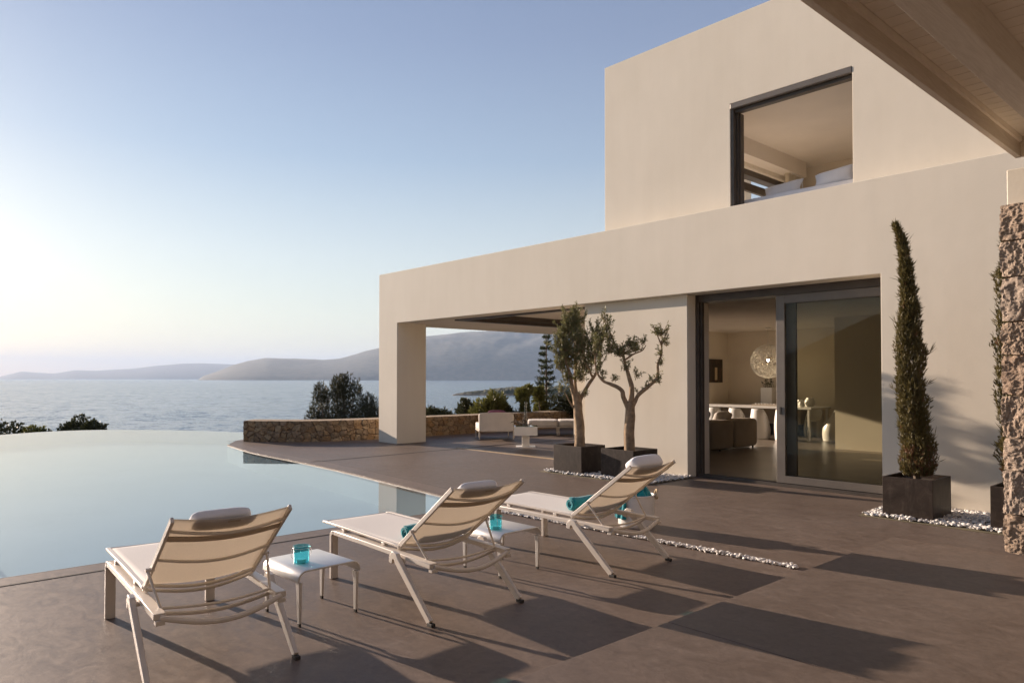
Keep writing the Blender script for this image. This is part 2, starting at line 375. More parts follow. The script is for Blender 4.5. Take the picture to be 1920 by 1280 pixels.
# basin: walls + floor, with an inner step bench along the near left corner
bs = MB(); n = len(pool_poly)
for i in range(n):
    a, b = pool_poly[i], pool_poly[(i+1) % n]
    bs.add([(a[0], a[1], -.38), (b[0], b[1], -.38), (b[0], b[1], -.0122), (a[0], a[1], -.0122)], [(0, 1, 2, 3)])
bs.add([(x, y, -.38) for x, y in pool_poly], [tuple(range(n))])
o = bs.obj("pool_basin", 'basin'); tag(o, "pale plastered basin of the pool", kind='structure')
MB().box(-9.6, -6.66, -8, 0.95, -.375, -.14).box(-10.4, -9.6, -8, .95, -.375, -.26).obj("pool_steps", 'basin', bevel=.02)
tag(bpy.data.objects["pool_steps"], "pale underwater steps in the near corner of the pool", kind='structure')
# outer wall of the infinity edge
iw = MB()
for i in range(len(inf_edge)-1):
    a, b = Vector((*inf_edge[i], 0)), Vector((*inf_edge[i+1], 0)); d = (b-a).normalized(); nn = Vector((-d.y, d.x, 0))
    if nn.dot(a-Vector((-12, 2, 0))) < 0: nn = -nn
    a2, b2 = a+nn*.22, b+nn*.22
    iw.add([(a.x, a.y, -.013), (b.x, b.y, -.013), (b2.x, b2.y, -.03), (a2.x, a2.y, -.03), (a2.x, a2.y, -2.6), (b2.x, b2.y, -2.6)], [(0, 1, 2, 3), (3, 2, 5, 4)])
tag(iw.obj("infinity_edge", 'basin'), "thin wet lip of the infinity edge", kind='structure')

def offset(pts, d):
    out = []
    for i, p in enumerate(pts):
        a = np.array(pts[max(i-1, 0)]); b = np.array(pts[min(i+1, len(pts)-1)]); t = (b-a)/np.linalg.norm(b-a); nn = np.array((t[1], -t[0])); out.append(tuple(np.array(p)+nn*d))
    return out
# ---- terrace slab
terr = [(-6.62, -9.0), (-6.62, 5.54)] + offset(deck_edge[2:], .02) + deck_tip + [(-17.9, 7.4), (-17.6, 8.7), (-17.2, 19), (-8.47, 19), (-8.47, 9.62), (12, 9.62), (12, -9)]
o = MB().prism(terr, -.5, 0).obj("terrace", 'cement'); tag(o, "brown trowelled cement terrace beside the pool", kind='structure')
# raised platform under the pergola
pf = MB(); G_ = .006
for (x0, x1) in ((-2.20, 1.1), (1.1+G_, 4.6), (4.6+G_, 9)):
    for (y0, y1) in ((-9, 3.05-G_), (3.05, 5.95)): pf.box(x0, x1, y0, y1, .004, .28)
o = pf.obj("raised_platform", 'cement', bevel=.004); tag(o, "raised cement platform in large slabs", kind='structure')
MB().box(-2.19, 8.9, -8.9, 5.94, .003, .2775).obj("platform_joint", 'coping'); tag(bpy.data.objects['platform_joint'], 'pale mortar joints between the platform slabs', kind='structure')
# floor joints
# coping strip between two dark slots
def strip(mb, e0, e1, z0, z1):
    k = len(e0); vs = [(x, y, z1) for x, y in e0]+[(x, y, z1) for x, y in e1]+[(x, y, z0) for x, y in e0]+[(x, y, z0) for x, y in e1]
    fs = []
    for i in range(k-1):
        fs += [(i, i+1, k+i+1, k+i), (2*k+i, i, i+1, 2*k+i+1)[::1], (k+i, k+i+1, 3*k+i+1, 3*k+i)]
    return mb.add(vs, fs)
straight = [(-6.64, y) for y in np.linspace(-9, 5.46, 12)]
curve = deck_edge[2:]
cp = MB()
strip(cp, offset(straight, .018), offset(straight, .245), -.06, .004)
strip(cp, offset(curve, .0), offset(curve, .34), -.06, .004)
cpo = cp.obj("pool_coping", 'coping'); tag(cpo, "low cement coping along the edge of the pool", kind='structure')
sl = MB(); strip(sl, offset(straight, -.004), offset(straight, .017), -.02, .003); strip(sl, offset(straight, .246), offset(straight, .266), -.02, .0035)
strip(sl, offset(curve, .342), offset(curve, .348), -.02, .0035)
for (a, b) in (((-12.09, 6.12), (-12.27, 9.58)),):
    sl.add([(a[0]-.03, a[1], .004), (a[0]+.03, a[1], .004), (b[0]+.03, b[1], .004), (b[0]-.03, b[1], .004)], [(0, 1, 2, 3)])
sl.add([(-17.4,6.66,.005),(-17.35,6.62,.005),(-16.98,6.94,.005),(-17.05,7.0,.005)], [(0,1,2,3)])
tag(sl.obj("drain_slot", 'dark'), "narrow dark drainage slots in the terrace floor", kind='structure')
# pebble beds
def pebbles(name, rects, count, r0, r1, label):
    ico = bmesh.new(); bmesh.ops.create_icosphere(ico, subdivisions=1, radius=1); iv = [v.co.copy() for v in ico.verts]; fi = [tuple(v.index for v in f.verts) for f in ico.faces]; ico.free()
    mb = MB()
    tot = sum(abs((r[2]))*1.0 for r in rects)
    for (fn, layers, wgt) in rects:
        for i in range(int(count*wgt/tot)):
            x, y = fn(); r = random.uniform(r0, r1); z = random.uniform(.2, .9)*r+random.uniform(0, layers)
            m = Matrix.Rotation(random.uniform(0, 6.28), 3, 'Z') @ Matrix.Rotation(random.uniform(-.5, .5), 3, 'X') @ Matrix.Diagonal((random.uniform(.8, 1.5), random.uniform(.7, 1), random.uniform(.5, .8)))
            mb.add([Vector((x, y, z))+(m @ (v*r*random.uniform(.82, 1.12))) for v in iv], fi)
    o = mb.obj(name, 'pebble', smooth=50); tag(o, label, kind='stuff'); o['category'] = 'pebbles'; return o
def fbed(x0, x1, y0, y1):
    def f():
        while True:
            x, y = random.uniform(x0, x1), random.uniform(y0, y1)
            if y > y0+.06+.05*mnoise.noise(Vector((x*4, 3, 0))): return x, y
    return f
def fline():
    x = random.uniform(-6.5, -2.77)
    return x, 5.425+(x+6.1)*.0365+random.gauss(0, .016)
pebbles("pebble_bed", [(fbed(-8.40, -6.32, 8.22, 9.36), .02, 1)], 5200, .012, .026, "white pebbles around the two olive planters")
pebbles("pebble_bed", [(fbed(-3.36, -.6, 8.19, 9.24), .02, 1)], 5600, .012, .026, "white pebbles under the cypress planters")
pebbles("pebble_strip", [(fline, .012, 1)], 1700, .009, .018, "thin line of white pebbles let into the terrace")
MB().box(-8.42, -6.31, 8.2, 9.37, 0, .004).box(-3.38, -.5, 8.17, 9.24, 0, .004).obj("gravel_bed", 'ground')
tag(bpy.data.objects["gravel_bed"], "shallow bed under the pebbles", kind='structure')

# ---- hillside, sea, hills
def gz(x, y):
    t = -.741*x+.672*y
    return -1.9-max(0, t-17)*.13-max(0, -y-12)*.05*(t > 0)+min(26, max(0, -t-13)*.55)+mnoise.fractal(Vector((x*.08, y*.08, 0)), 1, 2, 4)*.35*min(1, max(0, t-15)/12)  # unseen bank rising behind the camera is added to block low sky light
hs = MB(); hs.grid(lambda u, v: (-190+300*u, -120+330*v, gz(-190+300*u, -120+330*v)), 110, 120)
# cut under house is simply lower than the slab
tag(hs.obj("hillside", 'slope', smooth=60), "scrubby slope falling to the sea, with an added unseen rise behind the camera", kind='structure')
SEA = -12.0
tag(MB().add([(-24000, -24000, SEA), (24000, -24000, SEA), (24000, 24000, SEA), (-24000, 24000, SEA)], [(0, 1, 2, 3)]).obj("sea", 'sea'), "wide calm blue sea with small ripples", kind='structure')
f_ = 1366.0; YAW = R(47.8)
def azdir(u):
    a = YAW-math.atan((u-960)/f_); return Vector((-math.sin(a), math.cos(a), 0)), math.cos(math.atan((u-960)/f_))
def ridge(name, prof, D0, depth, label, mat='hill', rough=.10, nu=160, seed=0, tail=1.0):
    """prof: (azimuth column, metres of height at D0) profile of the skyline; the land rises from its shore to a crest and falls beyond"""
    us = [p[0] for p in prof]; hs_ = [p[1] for p in prof]; mb = MB(); u0, u1 = us[0], us[-1]
    def fn(a, b):
        u = u0+(u1-u0)*a; d, c = azdir(u); h = float(np.interp(u, us, hs_))
        dist = (D0+depth*b)/c; s = math.sin(math.pi*min(1, b/.9)*.5)**.8 if b < .9 else math.cos((b-.9)/.1*math.pi/2)*.8+.2
        nz = mnoise.fractal(Vector((u*.02+seed, b*5, seed)), .9, 2.1, 6)
        z = SEA-1.0+(h*s*(1+rough*nz*(1-abs(b*2-1)**2)) if h > 0 else 0)
        return (d.x*dist, d.y*dist, max(z, SEA-1.0))
    mb.grid(fn, nu, 40); return tag(mb.obj(name, mat, smooth=80), label, kind='structure')
ridge("near_headland", [(372, 0), (380, 34), (400, 68), (437, 142), (465, 185), (499, 214), (540, 206), (607, 195), (639, 211), (670, 254), (708, 310), (750, 366), (801, 427), (840, 451), (886, 470), (946, 478), (1000, 462), (1044, 446), (1090, 398), (1180, 302), (1400, 116), (1500, 10)],
      5200, 2300, "long blue mountain headland across the bay", seed=3, rough=.05, nu=260)
ridge("far_headland", [(-160, 0), (-120, 25), (-20, 25), (0, 45), (40, 140), (75, 115), (104, 105), (140, 165), (180, 155), (215, 175), (250, 195), (290, 245), (340, 285), (380, 295), (430, 275), (500, 265), (700, 205), (760, 0)],
      11000, 3000, "faint low hills on the horizon at the left", seed=9, rough=.03)
# low wooded peninsula
def pen():
    mb = MB(); prof = [(846, 0), (852, .8), (875, 2.2), (905, 3.2), (930, 4.6), (960, 5.6), (990, 5.4), (1030, 6.5), (1080, 7.5), (1200, 9), (1300, 9)]
    us = [p[0] for p in prof]; hh = [p[1] for p in prof]
    def fn(a, b):
        u = 846+454*a; d, c = azdir(u); h = float(np.interp(u, us, hh)); wdt = min(1, (u-846)/60)
        dist = (575-25*a+(8+60*wdt)*b)/c; e = math.sin(math.pi*b)**.5 if 0 < b < 1 else 0
        nz = mnoise.fractal(Vector((u*.25, b*14, 2)), .9, 2.1, 5)
        z = SEA-.6+e*(h*1.05+.5+1.6*nz*min(1, h/4))
        if b < .12 and b > 0: z = min(z, SEA+.8+.5*nz)
        return (d.x*dist, d.y*dist, z)
    mb.grid(fn, 260, 26)
    m, t, b = new_mat("maquis"); p = pos(t); g = t.nodes.new("ShaderNodeNewGeometry"); sx_ = t.nodes.new("ShaderNodeSeparateXYZ"); t.links.new(g.outputs['Position'], sx_.inputs[0])
    n = fbm(t, p, .25, 5, .7); mr = N(t, "ShaderNodeMapRange"); mr.inputs[1].default_value = SEA+.3; mr.inputs[2].default_value = SEA+1.6; t.links.new(sx_.outputs[2], mr.inputs[0])
    veg = ramp(t, n, [(.35, (.03, .038, .018)), (.6, (.075, .08, .04)), (.75, (.16, .12, .08))])
    t.links.new(mixc(t, mr.outputs[0], (.16, .13, .10), veg), b.inputs['Base Color']); b.inputs['Roughness'].default_value = .95
    return tag(mb.obj("peninsula", m, smooth=180), "low dark wooded peninsula jutting into the bay", kind='structure')
pen()
# haze
hz = MB().box(-27000, 27000, -27000, 27000, -15, 640).obj("haze", simple("air", (.5, .5, .5))); tag(hz, "pale blue sea haze", kind='stuff')
hm = bpy.data.materials.new("air_volume"); hm.use_nodes = True; ht = hm.node_tree; ht.nodes.remove(ht.nodes["Principled BSDF"])
pv = ht.nodes.new("ShaderNodeVolumePrincipled"); pv.inputs['Color'].default_value = (.55, .72, 1, 1); pv.inputs['Density'].default_value = 7.2e-5; pv.inputs['Anisotropy'].default_value = .1
ht.links.new(pv.outputs[0], ht.nodes["Material Output"].inputs['Volume']); hz.data.materials[0] = hm

# ================================================================== VILLA
V0 = Vector((-8.2, 9.25, 0))
villa = thing("villa", "two-storey cream plastered villa with open loggia and sliding glass door", "house", V0)
def vb(): return MB(V0)
FY = 9.25
vb().solid([(-14.89, 12, FY, 9.60, 2.77, 3.945), (-14.89, -14.12, 9.60, 18.2, 2.77, 3.945), (-14.12, 12, 17.9, 18.2, 2.90, 3.945), (-14.89, -14.12, FY, 10.06, 0, 2.77), (-3.535, 12, FY, 9.60, 0, 2.77), (12, 12.3, FY, 19.2, 0, 3.945)]).obj("outer_wall", 'plaster', villa, bevel=.006)
# ground floor walls
gw = vb().box(-8.47, -6.39, 9.38, 9.60, 0, 2.77)
gw.obj("recessed_wall", 'plaster', villa, bevel=.005)
iw = vb().box(-8.47, -8.25, 9.60, 12.6, 0, 2.79).box(-11.55, -8.47, 12.4, 12.6, 0, 2.79)
iw.box(-11.55, -11.30, 17.35, 18.9, 0, 2.79).box(-11.55, -11.30, 12.6, 17.35, 2.68, 2.79)
iw.box(-8.25, -6.36, 9.73, 9.92, 0, 2.79)
iw.box(-11.30, 12, 18.6, 18.9, 0, 2.79)
iw.box(-6.85, -5.45, 15.45, 15.8, 0, 2.79).box(-5.28, 12, 15.45, 15.8, 0, 2.79).box(-5.45, -5.28, 15.62, 15.8, 0, 2.79)
iw.obj("interior_wall", 'iwall', villa)
vb().box(-8.25, 12, 9.60, 12.6, 2.79, 3.0).box(-11.55, 12, 12.6, 18.9, 2.79, 3.0).obj("interior_ceiling", 'ceiling', villa)
vb().box(-8.25, 12, 9.80, 12.6, -.1, .006).box(-11.3, 12, 12.6, 18.6, -.1, .006).obj("interior_floor", 'ifloor', villa)
# loggia ceiling: flush outer rim, dark track frame, higher inner ceiling
lc = vb().box(-14.12, -12.5, 9.60, 17.9, 2.77, 2.9).box(-12.5, -8.47, 9.60, 9.66, 2.77, 2.9)
lc.box(-12.5, -8.47, 9.66, 17.9, 2.9, 3.05)
lc.obj("loggia_ceiling", 'ceiling', villa)
vb().box(-12.5, -8.48, 9.66, 9.80, 2.74, 2.9).box(-12.5, -12.36, 9.80, 14.5, 2.74, 2.9).box(-12.2, -8.48, 9.95, 10.0, 2.80, 2.9).box(-12.2, -12.14, 10.0, 14.5, 2.80, 2.9).obj("ceiling_track", 'bronze', villa)
vb().box(-12.40, -8.48, 9.62, 9.70, 0, .012).obj("threshold", 'wood', villa)
vb().box(-12.40, -8.48, 9.71, 9.76, 0, .008).box(-12.40, -8.48, 9.79, 9.84, 0, .008).box(-12.40, -12.31, 9.84, 15, 0, .009).obj("floor_track", 'bronze', villa)
# upper storey
UY = 9.60
up = vb().solid([(-8.20, -5.78, UY, 9.88, 3.5, 6.86), (-4.0, 12, UY, 9.88, 3.5, 6.86), (-5.78, -4.0, UY, 9.88, 5.56, 6.86), (-5.78, -4.0, UY, 9.88, 3.5, 3.93),
    (-8.20, 12, 9.88, 13.85, 6.30, 6.86), (-8.20, -7.85, 12.9, 13.85, 3.2, 6.30),
    (-6.95, -6.65, 9.88, 10.2, 3.2, 5.56), (-6.95, -6.65, 13.2, 13.65, 3.2, 5.56), (-6.95, -6.65, 10.2, 13.2, 5.2, 5.56)])
up.obj("upper_floor_wall", 'plaster', villa, bevel=.005)
vb().box(-6.65, 4, 13.65, 13.85, 3.2, 5.56).box(4, 4.2, 9.88, 13.85, 3.2, 5.56).obj("bedroom_wall", 'iwall', villa)
vb().box(-6.95, 4.2, 9.88, 13.85, 5.56, 5.7).box(-6.65, -6.40, 9.88, 13.3, 5.28, 5.56).obj("bedroom_ceiling", 'ceiling', villa)
vb().box(-14.1, 12, 9.62, 17.88, 3.06, 3.2).obj("roof_slab", 'plaster', villa)
# corner window frame of the bedroom on its seaward side
fr = vb().box(-6.90, -6.72, 10.2, 13.2, 5.10, 5.2).box(-6.90, -6.72, 13.1, 13.2, 3.2, 5.1).box(-6.90, -6.72, 10.2, 10.28, 3.2, 5.1).box(-6.86, -6.80, 10.28, 13.1, 4.86, 5.0).box(-6.86, -6.80, 13.0, 13.08, 3.2, 4.86)
fr.obj("side_window_frame", 'bronze', villa)
cu = vb()
cu.grid(lambda a, b: (-6.52+.05*math.sin(a*62)+.015*math.sin(a*17), 12.72+.55*a, 3.2+2.08*b), 90, 2)
cu.obj("curtain", 'curtain', villa, smooth=60)
# upper window
uw = vb().box(-5.78, -4.0, UY-.006, UY+.05, 5.475, 5.558); u_ = uw.obj("roller_box", 'stile', villa, bevel=.012)
wf = vb().box(-5.78, -5.735, UY+.02, UY+.16, 3.93, 5.50).box(-4.03, -4.0, UY+.10, UY+.16, 3.93, 5.50).box(-5.735, -4.03, UY+.06, UY+.16, 5.43, 5.50).box(-5.735, -5.71, UY+.10, UY+.20, 3.93, 5.43).box(-5.71, -5.69, UY+.14, UY+.24, 3.93, 5.43)
wfo = wf.obj("upper_window_frame", 'bronze', villa, bevel=.003)
# ground floor sliding door
DY = 9.56
df = vb().box(-6.39, -6.33, DY+.04, 9.72, 0.0, 2.77).box(-6.33, -6.30, DY+.08, 9.70, .03, 2.66).box(-3.60, -3.54, DY+.06, 9.86, .03, 2.66).box(-6.33, -3.54, DY+.04, 9.86, 2.66, 2.77).box(-6.33, -3.54, DY, 9.86, .0, .03)
df.box(-6.33, -3.54, DY+.0, DY+.012, .03, .045).box(-6.30, -3.54, DY+.10, DY+.112, .03, .045)
dfo = df.obj("door_frame", 'bronze', villa, bevel=.003)
def panel(x0, x1, y, mat, name, hnd=False, st=.125):
    p = vb().box(x0, x0+st, y, y+.05, .05, 2.655).box(x1-.07, x1, y, y+.05, .05, 2.655).box(x0+st, x1-.07, y, y+.05, .05, .15).box(x0+st, x1-.07, y, y+.05, 2.54, 2.655)
    po = p.obj(name, mat, villa, bevel=.003)
    vb().box(x0+st-.01, x1-.06, y+.02, y+.03, .14, 2.55).obj("glass_pane", 'glass', po)
    for c in list(COL.objects):
        pass
    if hnd: vb().box(x0+.045, x0+.07, y-.012, y+.002, 1.0, 1.10).obj("handle", 'rubber', po, bevel=.003)
    return po
panel(-5.07, -3.56, DY+.03, 'stile', "sliding_door", True)
panel(-5.00, -3.56, DY+.14, 'bronze', "sliding_door", False, .16)

# ================================================================== PERGOLA
P0 = Vector((-1.35, 6.25, .28))
perg = thing("pergola", "timber pergola roof with painted boards on a stone pier at upper right", "pergola", P0)
def pb(): return MB(P0)
pb().box(-1.585, -1.545, -7, 6.86, 3.25, 3.62).box(-1.545, 6, 6.82, 6.86, 3.25, 3.62).obj("fascia", 'timber', perg, bevel=.004)
pb().box(-1.545, -1.525, -7, 6.80, 3.36, 3.40).obj("trim", 'board', perg)
so = pb(); y = -7.0
while y < 6.80: so.box(-1.525, 6, y, min(6.81, y+.116), 3.40, 3.43); y += .12
so.obj("soffit_boards", 'board', perg, bevel=.003)
pb().box(-1.545, 6, -7, 6.82, 3.45, 3.62).obj("roof", 'board', perg)
for x in (-1.265, .55, 2.4, 4.2): pb().box(x, x+.16, -7, 6.81, 3.20, 3.399).obj("beam", 'timber', perg, bevel=.006)
pb().box(-1.455, -.95, 6.06, 6.5, 2.70, 2.975).obj("pier_head", 'plaster', perg, bevel=.006)

# ---- masonry: displaced relief with cells, real joints
def voronoi_relief(mb, frame, L, Hh, res, seeds, depth, cols, amp=.012, jw=.02, rowwise=False):
    """frame(s,z,d)->point; relief of irregular stones"""
    nu, nv = int(L/res), max(2, int(Hh/res)); S = np.linspace(0, L, nu+1); Z = np.linspace(0, Hh, nv+1)
    g = np.array([(s, z) for z in Z for s in S]); d1 = np.full(len(g), 9.); d2 = np.full(len(g), 9.); id1 = np.zeros(len(g), int)
    for k, (a, b) in enumerate(seeds):
        dd = np.maximum(np.abs(g[:, 0]-a)*.85, np.abs(g[:, 1]-b)*1.1) if rowwise else np.hypot((g[:, 0]-a)*.9, (g[:, 1]-b)*1.1)
        m = dd < d1; d2 = np.where(m, d1, np.minimum(d2, dd)); id1 = np.where(m, k, id1); d1 = np.where(m, dd, d1)
    e = np.clip((d2-d1)/jw, 0, 1); e = e*e*(3-2*e); base = len(mb.v); vs = []; cc = []
    for i, (s, z) in enumerate(g):
        nz = mnoise.fractal(Vector((s*9, z*9, id1[i]*3.1)), .8, 2.2, 5)
        vs.append(frame(s, z, e[i]*(depth+((id1[i]*37) % 11)/11*depth*.6)+nz*amp*e[i]))
        c = cols[id1[i] % len(cols)]; k = .45+.55*e[i] if e[i] < .6 else 1.0
        cc.append((c[0], c[1], c[2], 1) if e[i] > .35 else (.19, .13, .08, 1))
    fs = [(j*(nu+1)+i, j*(nu+1)+i+1, (j+1)*(nu+1)+i+1, (j+1)*(nu+1)+i) for j in range(nv) for i in range(nu)]
    mb.add(vs, fs); mb.c = (mb.c or [])+cc
# column facing: single wide face to the camera, rows of pitted blocks
pc = MB(P0); rows = 9; hh = (2.725-.28)/rows; pits = [(.50, .38, .28), (.46, .34, .24), (.56, .45, .35), (.42, .29, .20), (.54, .45, .37)]
def block(mb, x0, x1, y0, y1, z0, z1, seed):
    nx, ny, nz_ = 44, 6, 44; vs = []; fs = []; cc = []; col = pits[seed % 5]
    def P(x, y, z):
        p = Vector((x, y, z)); c = Vector(((x0+x1)/2, (y0+y1)/2, (z0+z1)/2)); q = Vector(((x-c.x)/(x1-x0)*2, (y-c.y)/(y1-y0)*2, (z-c.z)/(z1-z0)*2))
        n = mnoise.fractal(p*13+Vector((seed, 0, 0)), .5, 2.1, 7); cell = mnoise.cell(p*40)
        r = 1-.05*max(0, abs(q.x)+abs(q.z)-1.5)
        return c+Vector(((x-c.x)*r, (y-c.y)*r, (z-c.z)*r))+(Vector((q.x**5, q.y**5, q.z**5*.3)))*(n*.010)
    def face(fn, a, b):
        k = len(mb.v)
        for j in range(b+1):
            for i in range(a+1):
                p = P(*fn(i/a, j/b)); mb.v.append(tuple(p-mb.o)); n = mnoise.fractal(p*80, .5, 2.2, 5)
                t = max(0, min(1, .5+n*.9)); dk = (.34, .235, .165); lt = (.60, .49, .40)
                mix = [(dk[q]*(1-t)+lt[q]*t)*.5+col[q]*.5 for q in range(3)]; cc.append((*mix, 1))
        mb.f.extend([(k+j*(a+1)+i, k+j*(a+1)+i+1, k+(j+1)*(a+1)+i+1, k+(j+1)*(a+1)+i) for j in range(b) for i in range(a)])
    L = lambda a, b, t: a+(b-a)*t
    face(lambda u, v: (L(x0, x1, u), y0, L(z0, z1, v)), nx, nz_); face(lambda u, v: (x1, L(y0, y1, u), L(z0, z1, v)), ny, nz_)
    face(lambda u, v: (L(x1, x0, u), y1, L(z0, z1, v)), nx, nz_); face(lambda u, v: (x0, L(y1, y0, u), L(z0, z1, v)), ny, nz_)
    face(lambda u, v: (L(x0, x1, u), L(y0, y1, v), z1), nx, ny)
    mb.c = (mb.c or [])+cc
zz = .28
for r_ in range(rows):
    h_ = hh*(1+.16*math.sin(r_*2.3)); h_ = min(h_, 2.725-zz)
    if r_ == rows-1: h_ = 2.725-zz
    sp = -1.485+.55*(.35 if r_ % 2 else .62)
    block(pc, -1.485, sp-.006, 6.00, 6.55, zz+.004, zz+h_-.006, r_*3+1); block(pc, sp+.006, -.92, 6.00, 6.55, zz+.004, zz+h_-.006, r_*3+2); zz += h_
pier = pc.obj("stone_pier", 'pierstone', perg, smooth=40)

# ================================================================== CURVED STONE WALL
wpts = smooth_curve([(-17.12, 6.93), (-16.5, 7.45), (-16.08, 7.93), (-15.83, 8.46), (-15.70, 9.0), (-15.61, 9.67), (-15.55, 11.1), (-15.48, 12.6), (-15.45, 15), (-15.5, 19)], 8)
cum = [0]
for i in range(1, len(wpts)): cum.append(cum[-1]+math.dist(wpts[i], wpts[i-1]))
def wframe(s, z, d):
    s = min(max(s, 0), cum[-1]-1e-4); i = int(np.searchsorted(cum, s, side='right'))-1; i = min(i, len(wpts)-2); t = (s-cum[i])/(cum[i+1]-cum[i])
    a = np.array(wpts[i]); b = np.array(wpts[i+1]); p = a+(b-a)*t; tt = (b-a)/np.linalg.norm(b-a); nn = np.array((tt[1], -tt[0])); return (p[0]+nn[0]*d, p[1]+nn[1]*d, z)
Lw = cum[-1]-.01; WH = .49
W0 = Vector((-16, 9, 0)); sw = MB(W0); rr = random.Random(5); seeds = []
s = 0
while s < Lw:
    for z0 in (.05, .18, .31, .44):
        seeds.append((s+rr.uniform(-.07, .07), z0+rr.uniform(-.05, .05)))
    s += rr.uniform(.13, .21)
ocr = [(.29, .185, .095), (.33, .225, .125), (.25, .17, .10), (.31, .22, .14), (.35, .255, .155), (.27, .195, .12)]
voronoi_relief(sw, wframe, Lw, WH, .015, seeds, .03, ocr, .022, .018)
k = len(sw.v); ns = 260
top = []; 
for i in range(ns+1):
    s = Lw*i/ns; a = wframe(s, WH, .02); b = wframe(s, WH, -.50); c = wframe(s, 0, -.50)
    a = (a[0], a[1], WH+.008*mnoise.noise(Vector((s*5, 0, 0)))); b = (b[0], b[1], WH+.01)
    top += [a, b, c]
sw.add(top, [(3*i, 3*i+3, 3*i+4, 3*i+1) for i in range(ns)]+[(3*i+1, 3*i+4, 3*i+5, 3*i+2) for i in range(ns)]); sw.c += [(.31, .23, .15, 1)]*len(top)
e0, e1 = wframe(0, 0, .03), wframe(0, 0, -.5)
sw.add([e0, e1, (e1[0], e1[1], WH), (e0[0], e0[1], WH)], [(0, 1, 2, 3)]); sw.c += [(.30, .22, .14, 1)]*4
o = sw.obj("stone_wall", 'stone', None, smooth=50); tag(o, "low curved dry stone wall between terrace and sea", "stone wall")

# ================================================================== FOLIAGE HELPERS
def leaf(mb, p, d, L, w, up):
    s = d.cross(up)
    if s.length < 1e-4: s = d.orthogonal()
    s.normalize(); k = len(mb.v); p = p-mb.o; q = p+d*L
    m = p+d*(L*.5)
    mb.v += [tuple(p), tuple(m+s*w*.5), tuple(q), tuple(m-s*w*.5)]; mb.f.append((k, k+1, k+2, k+3))
def rv(s=1.0): return Vector((random.gauss(0, s), random.gauss(0, s), random.gauss(0, s)))
def spray(mb, p, d, L, n, w, spread=.5):
    for i in range(n):
        dd = (d+rv(spread)).normalized(); leaf(mb, p+d*(L*.5*random.random()), dd, L*random.uniform(.5, 1), w, rv())
rtv = Vector((.672, .741, 0)); dpv = Vector((-.741, .672, 0))

# ================================================================== PLANTERS AND POTTED TREES
def planter(cx, cy, sx, sy, h, label):
    t = thing("planter", label, "planter", (cx, cy, .004), 0, "dark metal planters")
    w_ = .022; x, y = sx/2, sy/2
    MB().box(-x, x, -y, -y+w_, 0, h).box(-x, x, y-w_, y, 0, h).box(-x, -x+w_, -y+w_, y-w_, 0, h).box(x-w_, x, -y+w_, y-w_, 0, h).obj("box", 'zinc', t, bevel=.003)
    sm = MB(); sm.grid(lambda a, b: (-x+w_+(2*x-2*w_)*a, -y+w_+(2*y-2*w_)*b, h-.05+.012*mnoise.noise(Vector((a*9, b*9, cx)))), 16, 16); sm.obj("soil", 'soil', t, smooth=60)
    return t
planter(-7.89, 8.60, .60, .56, .44, "square dark metal planter of the left olive tree")
planter(-6.99, 8.73, .62, .58, .435, "square dark metal planter behind the farthest lounger")
planter(-2.93, 8.60, .50, .56, .435, "square dark metal planter beside the glass door")
planter(-1.89, 8.62, .56, .58, .435, "square dark metal planter half hidden by the stone pier")

def olive(name_label, base, branches, tufts, ppm, seed, leafn):
    random.seed(seed); t = thing("olive_tree", name_label, "olive tree", base, 0, "potted olive trees")
    def L(x, z, d=0): q = rtv*x+dpv*d; return Vector((q.x, q.y, z))
    tr = MB()
    for path, r0, r1 in branches:
        pts = smooth_curve([tuple(L(*p)) for p in path], 6); n = len(pts)
        pp = []; rr_ = []
        for i, p in enumerate(pts):
            v = Vector(p); nz = mnoise.noise_vector(v*6+Vector((seed, 0, 0)))*.014; pp.append(v+nz); k = i/(n-1)
            rr_.append((r0+(r1-r0)*k)*(1+.13*mnoise.noise(v*9)))
        tr.tube(pp, rr_, 12)
    tw = MB(); lf = MB()
    for (x, z, rx, rz, cnt, dd) in tufts:
        for i in range(cnt):
            s = L(x+random.gauss(0, rx*.35), z-rz*random.uniform(.0, .6), dd+random.gauss(0, rx*.35))
            e = L(x+random.gauss(0, rx*.62), z+rz*random.uniform(-.3, 1.0), dd+random.gauss(0, rx*.5)); d = e-s
            if d.length < .05: continue
            pts = [s+d*k+Vector(mnoise.noise_vector((s+d*k)*5))*.03 for k in (0, .33, .66, 1)]
            tw.tube(pts, [.0045, .0035, .0028, .0015], 4)
            m = int(max(6, d.length*leafn))
            for j in range(m):
                k = random.random()**.8*2.99; a = pts[int(k)]; b = pts[int(k)+1]; q = a+(b-a)*(k % 1)
                ld = (d.normalized()*.8+rv(.65)).normalized(); leaf(lf, q, ld, random.uniform(.030, .060), random.uniform(.010, .016), rv())
    k_ = len(tr.v); tr.v += tw.v; tr.f += [tuple(i+k_ for i in f) for f in tw.f]; tr.obj("trunk", 'bark', t, smooth=60); lf.obj("crown", 'olive', t)
    return t
